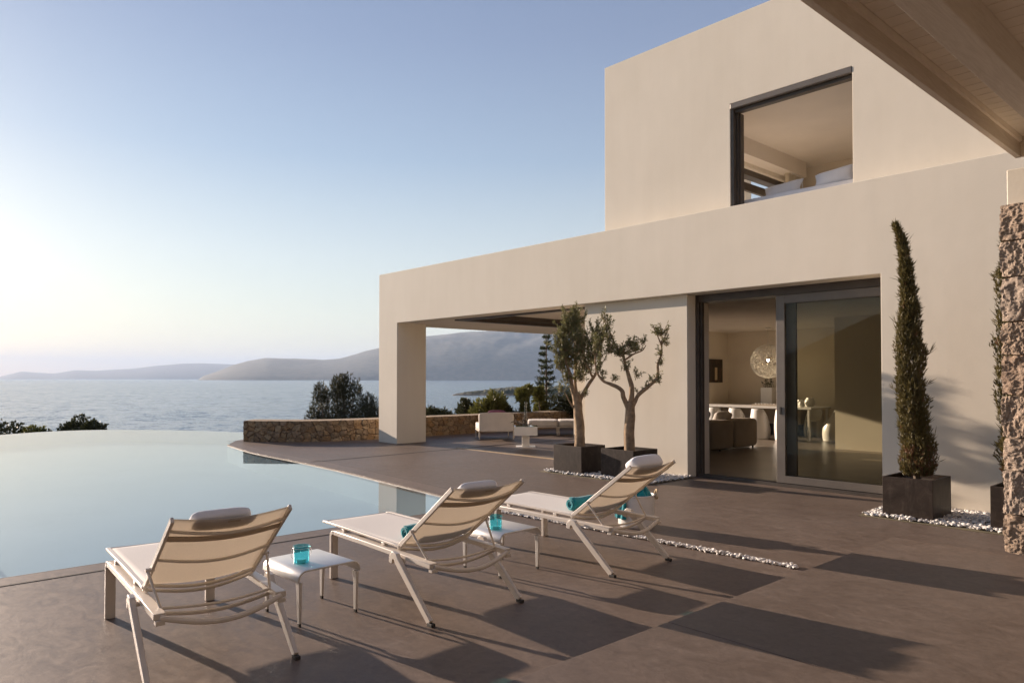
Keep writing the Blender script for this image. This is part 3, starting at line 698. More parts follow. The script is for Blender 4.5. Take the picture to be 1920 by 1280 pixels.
# coordinates (metres along the view's right, height above soil base, depth)
Z0 = .40
olive("left potted olive tree with dense silvery crown and thick smooth trunk", (-7.89, 8.60, .40), [
    ([(0, -.05), (.01, .25), (-.01, .5), (-.04, .78), (-.06, .86)], .085, .066),
    ([(-.03, .70), (-.10, .92), (-.15, 1.15), (-.22, 1.40, .03), (-.25, 1.65, .05), (-.24, 1.9, .05)], .042, .008),
    ([(0, .72), (.10, .93), (.22, 1.10), (.30, 1.30, -.05), (.33, 1.55, -.05), (.30, 1.8, -.04)], .038, .007),
    ([(-.04, .75), (-.05, 1.1, .12), (-.03, 1.5, .2), (-.04, 1.9, .2), (-.02, 2.15, .15)], .03, .006),
    ([(-.06, .60), (-.16, .74, -.05), (-.24, .88, -.08)], .016, .005),
    ([(.22, 1.10), (.10, 1.35, -.1), (.06, 1.6, -.12)], .02, .005)],
    [(-.22, 1.55, .19, .30, 62, .03), (-.14, 1.85, .17, .26, 62, .08), (-.05, 2.02, .13, .24, 36, .12), (-.30, 1.35, .13, .25, 30, .0),
     (.05, 1.62, .17, .28, 44, -.05), (.28, 1.58, .13, .30, 34, -.05), (.26, 1.85, .10, .22, 18, -.05), (-.2, 1.12, .10, .25, 20, .0), (.12, 1.28, .13, .2, 22, -.05), (.10, .85, .09, .10, 7, -.05), (-.28, .95, .07, .14, 9, -.05), (-.06, 2.2, .03, .16, 4, .12), (.0, 1.15, .12, .2, 18, .1), (-.28, 1.7, .12, .25, 26, .02), (.18, 1.45, .15, .28, 30, -.05), (-.08, 1.4, .16, .3, 30, .08), (.34, 1.75, .08, .2, 12, -.05), (-.18, 2.05, .09, .2, 22, .08)], 118, 11, 150)
olive("right potted olive tree with sparse crown on three bare crooked limbs", (-6.99, 8.73, .40), [
    ([(0, -.05), (.0, .22), (.015, .48), (.02, .72)], .085, .072),
    ([(.0, .62), (-.08, .82), (-.12, .93), (-.28, 1.02), (-.42, 1.08), (-.50, 1.25), (-.50, 1.45)], .042, .008),
    ([(.02, .68), (.04, .95), (.0, 1.15), (-.06, 1.32), (-.10, 1.5)], .048, .014),
    ([(.04, .62), (.12, .82), (.30, .98), (.42, 1.10), (.44, 1.30), (.50, 1.50), (.50, 1.68)], .036, .010),
    ([(-.08, 1.36), (.05, 1.45), (.20, 1.52), (.26, 1.60)], .016, .005),
    ([(-.10, 1.45), (-.20, 1.62, .05), (-.30, 1.85, .05), (-.38, 2.02, .05)], .018, .005),
    ([(.50, 1.60), (.42, 1.78), (.36, 1.88)], .013, .005), ([(.50, 1.60), (.56, 1.76), (.60, 1.86)], .012, .004)],
    [(-.10, 1.50, .15, .14, 40, 0), (.10, 1.56, .15, .12, 26, 0), (.22, 1.66, .06, .12, 8, 0), (-.28, 1.58, .12, .22, 22, .05), (-.34, 1.88, .08, .22, 14, .05), (-.46, 1.30, .10, .22, 16, 0), (-.50, 1.6, .08, .25, 16, 0),
     (.46, 1.80, .12, .14, 22, 0), (.56, 1.66, .08, .14, 12, 0), (.45, 1.08, .08, .12, 12, 0), (.26, .98, .05, .12, 8, 0), (.10, 1.15, .06, .12, 8, 0), (-.22, 1.10, .07, .12, 7, 0), (.50, 1.35, .05, .1, 8, 0), (.36, 1.08, .05, .10, 7, 0), (.48, 1.50, .06, .12, 10, 0), (.14, .88, .04, .08, 4, 0), (-.40, 1.12, .05, .12, 7, 0), (-.06, 1.30, .10, .14, 14, 0), (.02, 1.62, .12, .12, 12, 0), (-.30, 1.72, .08, .2, 12, .05), (-.38, 2.0, .05, .16, 8, .05)], 124, 23, 128)

def cypress(label, base, prof, lean, seed, H):
    random.seed(seed); t = thing("cypress", label, "cypress tree", base, 0, "potted cypresses"); zs = [p[0] for p in prof]; rs = [p[1] for p in prof]
    lz = [p[0] for p in lean]; lx = [p[1] for p in lean]
    MB().tube([(0, 0, 0), (0, 0, .3), tuple(rtv*float(np.interp(1.2, lz, lx))+Vector((0, 0, 1.2))), tuple(rtv*float(np.interp(H*.9, lz, lx))+Vector((0, 0, H*.9)))], [.035, .03, .018, .004], 8).obj("trunk", 'darkbark', t)
    g = MB(); dry = MB()
    for i in range(6800):
        z = .04+(H-.04)*random.random()**1.12; r = float(np.interp(z, zs, rs))*(1+.22*mnoise.noise(Vector((z*6, seed, 0)))); cx = float(np.interp(z, lz, lx)); a = random.uniform(0, 6.283)
        lump = 1+.5*mnoise.noise(Vector((math.cos(a)*1.6, math.sin(a)*1.6, z*4.5+seed)))
        q = random.random()**.45*r*lump; o_ = Vector((math.cos(a), math.sin(a), 0)); p = rtv*cx+o_*q+Vector((0, 0, z))
        d = (o_*random.uniform(.05, .6)+Vector((0, 0, 1))+rv(.16)).normalized()
        L_ = random.uniform(.04, .085) if random.random() > .012 else random.uniform(.10, .17)
        spray(dry if (z < .35 and random.random() < .35) or random.random() < .012 else g, p, d, L_, 6, .009, .28)
    g.obj("crown", 'cypress', t); dry.obj("dry_shoots", 'dryleaf', t); return t
cypress("slender potted cypress with curved tip beside the glass door", (-2.93, 8.60, .39),
    [(0, .11), (.1, .16), (.3, .18), (.5, .145), (.8, .14), (1.1, .135), (1.35, .13), (1.6, .115), (1.8, .085), (2.1, .052), (2.4, .036), (2.6, .018), (2.74, .004)],
    [(0, 0), (.3, .0), (.6, -.02), (1.0, -.06), (1.5, -.075), (2.0, -.07), (2.35, -.10), (2.6, -.145), (2.78, -.22)], 3, 2.76)
cypress("potted cypress mostly hidden behind the stone pier", (-1.97, 8.62, .39),
    [(0, .16), (.3, .19), (.8, .19), (1.3, .18), (1.8, .15), (2.2, .12), (2.5, .05), (2.62, .01)], [(0, 0), (1.5, -.01), (2.62, -.1)], 8, 2.62)

# ================================================================== LOUNGERS
def make_lounger(ang, Lb=.74, pil=(.055, .145, .029), py=-.045):
    t = thing("sun_lounger", None, "sun lounger", (0, 0, 0), 0, "sun loungers by the pool")
    HW = .300                                   # half width to the rails
    fr = MB()
    for s in (-1, 1):
        y = s*HW; path = [(x, y, z) for x, z in arc(-.655, .315, .035, 90, 90, 1)[:1]]
        path = [(-.655, y, .350), (-.2, y, .349), (.25, y, .345), (.60, y, .340)]
        fr.sweep(path, rect(.058, .032), side=(0, 1, 0))
        fr.box(.575, .615, y-.022, y+.022, .300, .325)
    bow = [(.60+.045*math.sin(math.pi*k/12), -HW+2*HW*k/12, .335-.055*math.sin(math.pi*k/12)) for k in range(13)]
    fr.tube(bow, .0155, 10)
    for x, d, zz_ in ((.47, .04, .325), (-.55, .02, .33)):
        fr.tube([(x, -HW+2*HW*k/10, zz_-d*math.sin(math.pi*k/10)) for k in range(11)], .011, 8)
    fr.obj("frame", 'metal', t, smooth=35, bevel=.004)
    for s in (-1, 1):
        y = s*HW
        p = [(-.70, y, 0)]+[(x, y, z) for x, z in arc(-.66, .31, .04, 180, 90, 5)]
        MB().sweep(p, rect(.058, .030), side=(0, 1, 0)).obj("leg", 'metal', t, smooth=35, bevel=.004)
        yy = s*(HW+.062); dx, dz = .40, -.35; top = (.265, .335); foot = (.655, .018)
        dv = Vector((foot[0]-top[0], 0, foot[1]-top[1])).normalized()
        pp = [(.215, yy, .300), (.222, yy, .335), (.245, yy, .355), (.275, yy, .350), (.292, yy, .325)]
        pp += [(.292+(foot[0]-.292)*k, yy, .325+(foot[1]-.325)*k) for k in (.2, .6, 1)]
        lg = MB().sweep(pp, rect(.030, .050), side=(0, 1, 0), scales=[.8, .9, 1, 1, 1, 1, .96, .86])
        lg.tube([(.27, s*(HW+.02), .33), (.27, yy, .33)], .014, 8); lo = lg.obj("leg", 'metal', t, smooth=40, bevel=.004)
        MB().box(foot[0]-.02, foot[0]+.032, yy-.015, yy+.015, 0, .020).obj("foot_pad", 'rubber', lo, bevel=.003)
    # seat deck
    dk = MB()
    for s in (-1, 1): dk.sweep([(-.90, s*.278, .392), (-.86, s*.286, .398), (-.5, s*.286, .398), (.12, s*.286, .392), (.20, s*.286, .388)], [(-.014, -.008), (.014, -.008), (.014, .008), (-.014, .008)], side=(0, 1, 0))
    dk.tube([(-.895, -.278+.556*k/8, .392-.006*math.sin(math.pi*k/8)) for k in range(9)], .010, 8)
    for x in (-.6, -.1): dk.tube([(x, -.286+.572*k/10, .385-.035*math.sin(math.pi*k/10)) for k in range(11)], .009, 8)
    for x in (-.56, .0):
        for s in (-1, 1): dk.box(x-.02, x+.02, s*.288-.012, s*.288+.012, .366, .386)
    seat = MB().grid(lambda a, b: (-.895+1.08*a, -.276+.552*b, .401-.012*math.sin(math.pi*b)*(.3+.7*math.sin(math.pi*min(1, a*1.1)))-.006*(1-a)**6), 30, 12).obj("seat_sling", 'seatsling', t, smooth=80, solid=.003)
    dk.obj("seat_frame", 'metal', t, smooth=35, bevel=.003)
    # backrest
    a = R(ang); px, pz = .185, .388; D = Vector((math.cos(a), 0, math.sin(a))); Nn = Vector((-math.sin(a), 0, math.cos(a)))
    B = lambda l, y, n=0: tuple(Vector((px, y, pz))+D*l+Nn*n)
    bk = MB()
    for s in (-1, 1): bk.sweep([B(-.02, s*.286), B(.3, s*.286), B(Lb, s*.286)], rect(.016, .030), side=(0, 1, 0))
    for l, d, r_ in ((.0, .05, .011), (.05, .045, .010), (.34, .045, .009), (Lb-.09, .045, .009)):
        bk.tube([B(l, -.284+.568*k/12, -.012-d*math.sin(math.pi*k/12)) for k in range(13)], r_, 8)
    bko = bk.obj("back_frame", 'metal', t, smooth=35, bevel=.003)
    sag = lambda b: -.030*math.sin(math.pi*b)
    MB().grid(lambda u, v: B(.03+(Lb-.035)*u, -.28+.56*v, .006+sag(v)), 24, 16).obj("back_sling", 'sling', t, smooth=80, solid=.003)
    pm = MB(); pm.cushion(B(Lb-.072, py, pil[2]-.008), (D, (0, 1, 0), Nn), pil, .5, 32, 18, .004)
    pilo = pm.obj("headrest_cushion", 'linen', t, smooth=80)
    st = MB(); st.grid(lambda u, v: B(Lb-.20+.055*u, -.294+.588*v, .0-.004+sag(v)-.004), 3, 16); st.obj("strap", 'band', pilo, smooth=80, solid=.002)
    MB().grid(lambda u, v: B(Lb-.028+.018*u, -.03+.06*v, -.002+sag(.5)), 1, 2).obj("maker_tag", 'band', t, solid=.002)
    # prop: U-shaped strut
    pr_ = MB()
    b0 = Vector(B(.22, .308, -.005)); f0 = Vector((.50, .275, .352))
    for s in (-1, 1): pr_.tube([(b0.x, s*b0.y, b0.z), (f0.x, s*f0.y, f0.z)], .0075, 8); pr_.tube([(b0.x, s*.275, b0.z), (b0.x, s*.318, b0.z)], .011, 8)
    pr_.tube([(f0.x+.01*math.sin(math.pi*k/10), -f0.y+2*f0.y*k/10, f0.z-.02*math.sin(math.pi*k/10)) for k in range(11)], .0075, 8)
    pr_.obj("strut", 'metal', t, smooth=50)
    return t
l1 = make_lounger(37.5, .73); l1.location = (-4.37, 1.467, 0); l1.rotation_euler[2] = R(-4.0); l1['label'] = "nearest cream sling lounger, with no towel, at lower left"
l2 = make_lounger(37, .74); l2.location = (-4.27, 2.99, 0); l2.rotation_euler[2] = R(-1.0); l2['label'] = "middle cream sling lounger between the two side tables"
l3 = make_lounger(37, .74, (.07, .185, .054), 0); l3.location = (-4.25, 4.625, 0); l3.rotation_euler[2] = R(1.0); l3['label'] = ("farthest cream sling lounger beside the white towel tub")

def towel_roll(label, p0, p1, r, seed, tail=None):
    p0, p1 = Vector(p0), Vector(p1); ax = (p1-p0); L = ax.length; ax.normalize(); up = Vector((0, 0, 1)); sd = ax.cross(up).normalized(); turns = 3.2; n = 90; mb = MB(p0)
    def P(a, b):
        th = a*turns*2*math.pi+.6; rr = .012+(r-.012)*a; p = p0+ax*(L*b+.004*math.sin(9*a))+sd*math.cos(th)*rr+up*math.sin(th)*rr*.94
        return tuple(p+Vector(mnoise.noise_vector(p*14+Vector((seed, 0, 0))))*.006)
    mb.grid(P, n, 14); o = mb.obj("rolled_towel", 'towel', None, smooth=80, solid=.010); return tag(o, label, "towel", "teal towels")
towel_roll("teal towel rolled on the seat of the middle lounger", (-4.165, 2.79, .450), (-4.15, 3.22, .450), .052, 1)
towel_roll("teal towel rolled on the seat of the farthest lounger", (-4.17, 4.43, .452), (-4.14, 4.88, .452), .054, 2)

# ================================================================== SIDE TABLES
def make_table():
    t = thing("side_table", None, "side table", (0, 0, 0), 0, "aluminium side tables"); h = .325; wy = .208; wx = .228; r = .045; th = .012
    half = [(wy-r+r*math.sin(R(q)), h-r+r*math.cos(R(q))) for q in (0, 15, 30, 45, 60, 75, 90)]
    prof = [(-y, z) for y, z in half[::-1]]+half
    prof = [(-wy, h-r-.012)]+prof+[(wy, h-r-.012)]
    mb = MB(); k = len(prof); vs = [(-wx, y, z) for y, z in prof]+[(wx, y, z) for y, z in prof]
    mb.add(vs, [(i, i+1, k+i+1, k+i) for i in range(k-1)]); top = mb.obj("table_top", 'alu', t, smooth=60)
    m = top.modifiers.new("solid", 'SOLIDIFY'); m.thickness = th; m.offset = -1; m.use_even_offset = True
    m2 = top.modifiers.new("bevel", 'BEVEL'); m2.width = .003; m2.segments = 2; m2.angle_limit = R(50)
    for sx_ in (-1, 1):
        for sy_ in (-1, 1):
            x = sx_*(wx-.026); y = sy_*(wy-.008)
            lg = MB().sweep([(x, y, h-r-.014), (x+sx_*.004, y, .20), (x+sx_*.004, y-sy_*.002, .018)], rect(.044, .024), side=(1, 0, 0), scales=[1, .82, .62]); lo = lg.obj("leg", 'alu', t, smooth=40, bevel=.003)
            MB().box(x+sx_*.004-.009, x+sx_*.004+.009, y-sy_*.002-.007, y-sy_*.002+.007, 0, .018).obj("foot_pad", 'rubber', lo)
    return t
t1 = make_table(); t1.location = (-4.36, 2.21, 0); t1.rotation_euler[2] = R(3); t1['label'] = "low bent aluminium side table between nearest and middle lounger"
t2 = dup(t1, (-4.34, 3.82, 0), R(1), "low bent aluminium side table between middle and farthest lounger")
def make_lantern():
    t = thing("glass_lantern", None, "glass lantern", (0, 0, 0), 0, "teal glass lanterns")
    MB().lathe([(0.001, .006), (.046, .006), (.050, .012), (.050, .112), (.0525, .116), (.0525, .120), (.046, .120), (.046, .018), (.001, .014)], n=40).obj("cup", 'tealglass', t, smooth=50)
    MB().lathe([(.001, 0), (.056, 0), (.064, .006), (.064, .009), (.054, .005), (.001, .005)], n=40).obj("saucer", 'clearglass', t, smooth=50)
    MB().lathe([(.001, .019), (.03, .019), (.03, .035), (.001, .035)], n=24).obj("candle", 'white', t, smooth=40)
    wr = MB(); wr.tube([(.0535*math.cos(q), .0535*math.sin(q), .108) for q in np.linspace(0, 2*math.pi, 33)], .0012, 6)
    pts = [(-.054, 0, .108)]+[(-.075+.0*k, 0, .108) for k in (0,)]+[(-.078+.14*(k/8)*1.0, .0, .095-.06*math.sin(math.pi*k/8)) for k in range(0, 9)]
    wr.tube([(-.0, -.054-.022*math.sin(q)**1, .105-.03+.03*math.cos(q)) for q in np.linspace(0, math.pi, 10)], .0014, 6)
    wr.tube([(-.0, .054+.022*math.sin(q), .105-.03+.03*math.cos(q)) for q in np.linspace(0, math.pi, 10)], .0014, 6)
    wr.obj("wire_handle", 'silver', t, smooth=60); return t
g1 = make_lantern(); g1.location = (-4.32, 2.12, .3255); g1.rotation_euler[2] = R(10); g1['label'] = "teal glass candle lantern on the nearer side table"
g2 = dup(g1, (-4.27, 3.70, .3255), R(60), "teal glass candle lantern on the farther side table")

# ================================================================== TOWEL TUB
tb = thing("towel_tub", "round white enamel tub of teal towels behind the farthest lounger", "tub", (-4.66, 5.93, 0))
MB().lathe([(.001, .0), (.165, .0), (.178, .012), (.182, .03), (.184, .31), (.190, .316), (.190, .324), (.182, .326), (.178, .31), (.174, .03), (.001, .02)], n=56).obj("body", 'enamel', tb, smooth=40)
q0 = Vector((math.cos(R(48)), math.sin(R(48)), 0))
for s in (1, -1):
    rp = MB(); c = q0*.19*s; sd = Vector((-q0.y, q0.x, 0))
    rp.tube([c+sd*(.05*math.cos(a))+Vector((0, 0, .30+.07*math.sin(a)))+q0*s*.02*math.sin(a) for a in np.linspace(0, math.pi, 12)], .008, 8)
    for e in (-.05, .05): rp.cushion(c+sd*e+q0*s*.008+Vector((0, 0, .298)), ((1, 0, 0), (0, 1, 0), (0, 0, 1)), (.018, .018, .020), .8, 10, 8, .006)
    rp.obj("rope_handle", 'cord', tb, smooth=60)
TC = Vector((-4.66, 5.93, 0)); tm = MB(TC)
def folded(a, b):
    th = a*math.pi*2; k = b; rr = .15*(1-k)**.5+.008; f = 1+.16*math.sin(th*5+k*3)+.06*math.sin(th*11)
    return tuple(TC+rtv*(rr*f*math.cos(th)*1.05-.02*k)+dpv*(rr*f*math.sin(th)*.8)+Vector((0, 0, .22+.27*k)))
tm.grid(folded, 64, 18); tag(tm.obj("crumpled_towel", 'towel', None, smooth=80, solid=.008), "teal towel bunched up to a peak in the white tub", "towel", "teal towels")
hm_ = MB(TC)
def hang(a, b):
    th = R(-152)+R(48)*(a-.5); # on the tub's left as the camera sees it
    d = rtv*math.cos(th)+dpv*math.sin(th); rr = .199+.010*math.sin(a*14+b*3)+.014*b
    if b < .18: rr = .15+(.199-.15)*b/.18; z = .335+.012*math.sin(b/.18*math.pi)
    else: z = .335-(b-.18)/.82*.24
    return tuple(TC+d*rr+Vector((0, 0, z)))
hm_.grid(hang, 26, 26); tag(hm_.obj("hanging_towel", 'towel', None, smooth=80, solid=.012), "teal towel hanging over the left side of the white tub", "towel", "teal towels")

# ================================================================== LOGGIA FURNITURE
def seatunit(name, label, cat, loc, rz, L, D, back, group=None):
    t = thing(name, label, cat, loc, rz, group)
    fr = MB().box(-L/2, L/2, -D/2, D/2, .20, .225).obj("base_frame", 'metal', t, bevel=.004)
    for sx_ in (-1, 1):
        for sy_ in (-1, 1):
            x, y = sx_*(L/2-.02), sy_*(D/2-.02); MB().box(x-.014, x+.014, y-.014, y+.014, 0, .20).obj("leg", 'metal', t)
    MB().cushion((0, 0, .31), ((1, 0, 0), (0, 1, 0), (0, 0, 1)), (L/2, D/2, .085), .22, 40, 16, .006).obj("seat_cushion", 'fabric', t, smooth=70)
    if back: MB().cushion((0, -D/2+.06, .42), ((1, 0, 0), (0, .12, 1), (0, -1, .12)), (L/2-.01, .235, .075), .2, 40, 16, .004).obj("backrest", 'fabric', t, smooth=70)
    return t
az = R(47.8)
seatunit("armchair", "pale upholstered armchair seen from behind in the loggia", "armchair", (-13.84, 11.95, 0), az+R(9), .88, .84, True)
seatunit("daybed", "pale backless daybed section beside the armchair in the loggia", "daybed", (-13.97, 13.78, 0), az-R(2), .80, .85, False, "daybed sections")
seatunit("daybed", "pale daybed section with plum cushion, behind the left olive trunk", "daybed", (-13.39, 14.41, 0), az-R(2), .90, .85, False, "daybed sections")
tag(MB((-13.32, 14.6, .39)).cushion((-13.32, 14.62, .50), (rtv*1+Vector((0, 0, .3)), dpv, Vector((0, 0, 1))), (.22, .06, .16), .5, 20, 12).obj("throw_cushion", 'purple', None, smooth=80), "plum cushion on the daybed behind the olive trunk", "cushion", "plum cushions")
tag(MB((-14.1, 12.2, .39)).cushion((-14.12, 12.28, .53), (rtv*1, dpv, Vector((0, 0, 1))), (.24, .07, .155), .5, 20, 12).obj("throw_cushion", 'purple', None, smooth=80), "plum cushion peeking over the back of the armchair", "cushion", "plum cushions")
ct = thing("coffee_table", "small mirrored block table on a pedestal in the loggia", "table", (-11.62, 10.94, 0), az)
MB().box(-.25, .25, -.22, .22, .26, .45).obj("table_top", 'white', ct, bevel=.004); MB().box(-.255, .255, -.225, .225, .452, .462).obj("glass_top", 'clearglass', ct)
MB().box(-.08, .08, -.08, .08, .02, .26).obj("pedestal", 'alu', ct, bevel=.003); MB().box(-.21, .21, -.17, .17, 0, .018).obj("base_plate", 'white', ct)
vz = thing("glass_vase", "tall slim clear glass vase on the block table", "vase", (-11.62, 10.94, .463), 0)
MB().lathe([(.001, 0), (.07, 0), (.05, .04), (.035, .14), (.028, .35), (.03, .52), (.025, .52), (.023, .35), (.03, .14), (.04, .05), (.001, .02)], n=24).obj("body", 'clearglass', vz, smooth=60)
bt = MB((-11.7, 10.9, .483)); random.seed(4)
for i in range(9):
    c = Vector((-11.66, 10.87, .50)); a = random.uniform(0, 6.28); pts = []
    p = c+Vector((random.uniform(-.06, .06), random.uniform(-.06, .06), 0)); d = Vector((math.cos(a), math.sin(a), .4))
    for k in range(6): pts.append(p.copy()); p = p+d.normalized()*.06; d += rv(.4)+Vector((0, 0, -.02)); p.z = max(.49, p.z)
    bt.tube(pts, [.012, .012, .010, .009, .007, .004], 6)
tag(bt.obj("driftwood_sculpture", 'darkbark', None, smooth=60), "twisted dark driftwood sculpture beside the glass vase", "sculpture")

# ================================================================== LIVING ROOM
def lump(mb, c, half, e=.35, wob=.0, rz=0, nu=36, nv=18):
    ca, sa = math.cos(rz), math.sin(rz); return mb.cushion(c, ((ca, sa, 0), (-sa, ca, 0), (0, 0, 1)), half, e, nu, nv, wob)
sf = thing("sofa", "low taupe sofa with rounded back inside the glass door", "sofa", (-8.6, 13.6, .006))
for y0, y1 in ((11.8, 12.72), (12.74, 13.66), (13.68, 14.62)):
    o_ = Vector((-8.6, 13.6, .006)); b_ = MB(o_); lump(b_, (-8.34, (y0+y1)/2, .34), (.19, (y1-y0)/2, .30), .24, .004); b_.obj("backrest", 'taupe', sf, smooth=70)
    b_ = MB(o_); lump(b_, (-8.78, (y0+y1)/2, .24), (.46, (y1-y0)/2, .18), .3, .004); b_.obj("seat", 'taupe', sf, smooth=70)
for y in (11.9, 13.2, 14.5): MB(o_).tube([(-8.22, y, .006), (-8.22, y, .08)], .02, 8).obj("foot", 'rubber', sf)
for (y, z, c, lb) in ((12.9, .70, 'taupe', "taupe cushion on the left of the sofa"), (13.75, .66, 'fabric', "pale crumpled cushion lying on the sofa back")):
    q = MB((-8.5, y, .6)); q.cushion((-8.5, y, z-.02), (Vector((0, 1, 0)), Vector((.5, 0, 1)), Vector((1, 0, -.5))), (.30, .17, .07), .5, 24, 12, .02); tag(q.obj("sofa_cushion", c, None, smooth=80), lb, "cushion", "sofa cushions")
dt = thing("dining_table", "long white dining table behind the sofa", "table", (-10.2, 17.4, .006)); O = Vector((-10.2, 17.4, .006))
MB(O).box(-12.4+1.2, -8.05, 16.88, 17.95, .75, .80).obj("table_top", 'white', dt, bevel=.004)
for x in (-8.10, -11.1):
    for y in (16.92, 17.88): MB(O).box(x-.05, x, y-.03, y+.03, .006, .75).obj("leg", 'white', dt)
def make_chair():
    t = thing("tub_chair", None, "chair", (0, 0, 0), 0, "white moulded dining chairs")
    s = MB(); n = 36; rows_ = []
    def sh(a, b):
        th = R(-142)+R(284)*a; h = .745 if abs(a-.5) < .17 else .745-.32*min(1, (abs(a-.5)-.17)/.22); z = b*h
        r = .215+.03*math.sin(b*math.pi)-.02*b; return (-r*math.cos(th)*.95, r*math.sin(th), z)
    s.grid(sh, 40, 16); s.obj("shell", 'white', t, smooth=80, solid=.025)
    q = MB(); lump(q, (.01, 0, .42), (.19, .19, .035), .6); q.obj("seat", 'white', t, smooth=70); return t
ch = make_chair(); chs = [(-8.58, 16.62, R(90), "white tub chair nearest the sliding door stile"), (-9.22, 16.62, R(90), "white tub chair third from the left before the table"), (-9.84, 16.62, R(90), "white tub chair second from the left before the table"), (-10.46, 16.62, R(90), "leftmost white tub chair before the table"),
    (-8.62, 18.22, R(-90), "white tub chair on the far side of the dining table"), (-7.75, 17.35, R(180), "white tub chair at the right end of the dining table")]
for i, (x, y, a, lb) in enumerate(chs):
    if i == 0: ch.location = (x, y, .006); ch.rotation_euler[2] = a; ch['label'] = lb
    else: dup(ch, (x, y, .006), a, lb)
pl = thing("pendant_lamp", "big woven white globe pendant lamp with a lit bulb", "lamp", (-9.34, 17.25, 1.93)); O = Vector((-9.34, 17.25, 1.93)); gl_ = MB(O); random.seed(2); Rr = .43
for i in range(330):
    a1 = rv().normalized(); a2 = a1.cross(rv()).normalized(); a3 = a1.cross(a2); t0 = random.uniform(0, 6.28); ln = random.uniform(.8, 2.6); k = random.uniform(-.75, .75); cr = math.sqrt(1-k*k)
    gl_.tube([O+(a1*k+(a2*math.cos(t0+ln*j/8)+a3*math.sin(t0+ln*j/8))*cr)*Rr for j in range(9)], .0032, 3)
gl_.obj("globe", 'white', pl)
MB(O).tube([(O.x, O.y, 2.785), (O.x, O.y, 2.04)], .004, 6).obj("cord", 'silver', pl); MB(O).lathe([(.001, 2.755), (.07, 2.765), (.07, 2.785)], (O.x, O.y, 0), 20).obj("ceiling_rose", 'white', pl)
MB(O).lathe([(.001, 2.04), (.025, 2.04), (.03, 1.98), (.001, 1.98)], (O.x, O.y, 0), 16).obj("bulb_holder", 'cord', pl); MB(O).cushion((O.x, O.y, 1.955), ((1, 0, 0), (0, 1, 0), (0, 0, 1)), (.03, .03, .03), 1, 16, 10).obj("bulb", 'bulb', pl, smooth=80)
pcn = thing("wall_picture", "tall dark picture on the living room wall", "picture", (-11.28, 17.9, 1.4)); O = Vector((-11.28, 17.9, 1.4))
m_, t_, b_ = new_mat("dark_painting"); n_ = fbm(t_, pos(t_, (1, 6, 2)), 1.5, 4, .7)
t_.links.new(ramp(t_, n_, [(.35, (.02, .015, .01)), (.6, (.06, .035, .018)), (.72, (.20, .10, .03))]), b_.inputs['Base Color'])
MB(O).box(-11.30, -11.26, 17.55, 18.25, 1.38, 2.03).obj("canvas", m_, pcn)
MB(O).box(-11.258, -11.255, 17.85, 17.97, 1.45, 1.80).obj("painted_figure", 'cord', pcn)
for i, (x, y, r, h, lb) in enumerate(((-8.55, 17.35, .10, .17, "left small white vase at the end of the dining table"), (-8.42, 17.15, .075, .13, "smallest white vase in front of the other two"), (-8.40, 17.55, .13, .22, "largest of the three white vases on the dining table"))):
    q = MB((x, y, .80)).lathe([(.001, .80), (r*.7, .80), (r*.95, .80+h*.35), (r*.9, .80+h*.7), (r*.6, .80+h*.92), (r*.62, .80+h), (r*.5, .80+h), (r*.5, .80+h*.9), (.001, .80+h*.85)], (x, y, 0), 24); tag(q.obj("small_vase", 'white', None, smooth=60), lb, "vase", "small white vases")
fp = thing("flower_pot", "white square pot with dark flowers on a sideboard by the back wall", "flower pot", (-9.9, 18.3, .80)); O = Vector((-9.9, 18.3, .80))
MB(O).box(-10.05, -9.72, 18.15, 18.45, .80, 1.25).obj("pot", 'white', fp, bevel=.01); fl = MB(O)
for i in range(14):
    p = Vector((-9.9+random.uniform(-.12, .12), 18.3+random.uniform(-.1, .1), 1.25)); q = p+Vector((random.uniform(-.08, .08), random.uniform(-.06, .06), random.uniform(.06, .2))); fl.tube([p, q], .004, 4); spray(fl, q, Vector((0, 0, 1)), .06, 8, .02, .8)
fl.obj("flowers", 'shrub', fp)
sb = thing("sideboard", "long low sideboard against the back wall behind the dining table", "sideboard", (-9.9, 18.3, .006)); O = Vector((-9.9, 18.3, .006))
MB(O).box(-11.2, -8.9, 18.08, 18.55, .30, .79).obj("cabinet", 'taupe', sb, bevel=.004); MB(O).box(-11.1, -9.0, 18.15, 18.5, .006, .30).obj("plinth", 'rubber', sb)
bk_ = thing("book_stack", "flat dark tray of small dishes on the dining table", "tray", (-9.3, 17.3, .80)); O = Vector((-9.3, 17.3, .80))
MB(O).box(-9.75, -8.95, 17.15, 17.5, .80, .835).obj("tray", 'taupe', bk_, bevel=.003); bk_.name = "serving_tray"
dd_ = MB(O)
for i in range(9): dd_.lathe([(.001, .836), (.02, .836), (.03, .86), (.025, .86), (.001, .842)], (-9.7+i*.085, 17.3, 0), 12)
dd_.obj("dish_row", 'white', bk_)

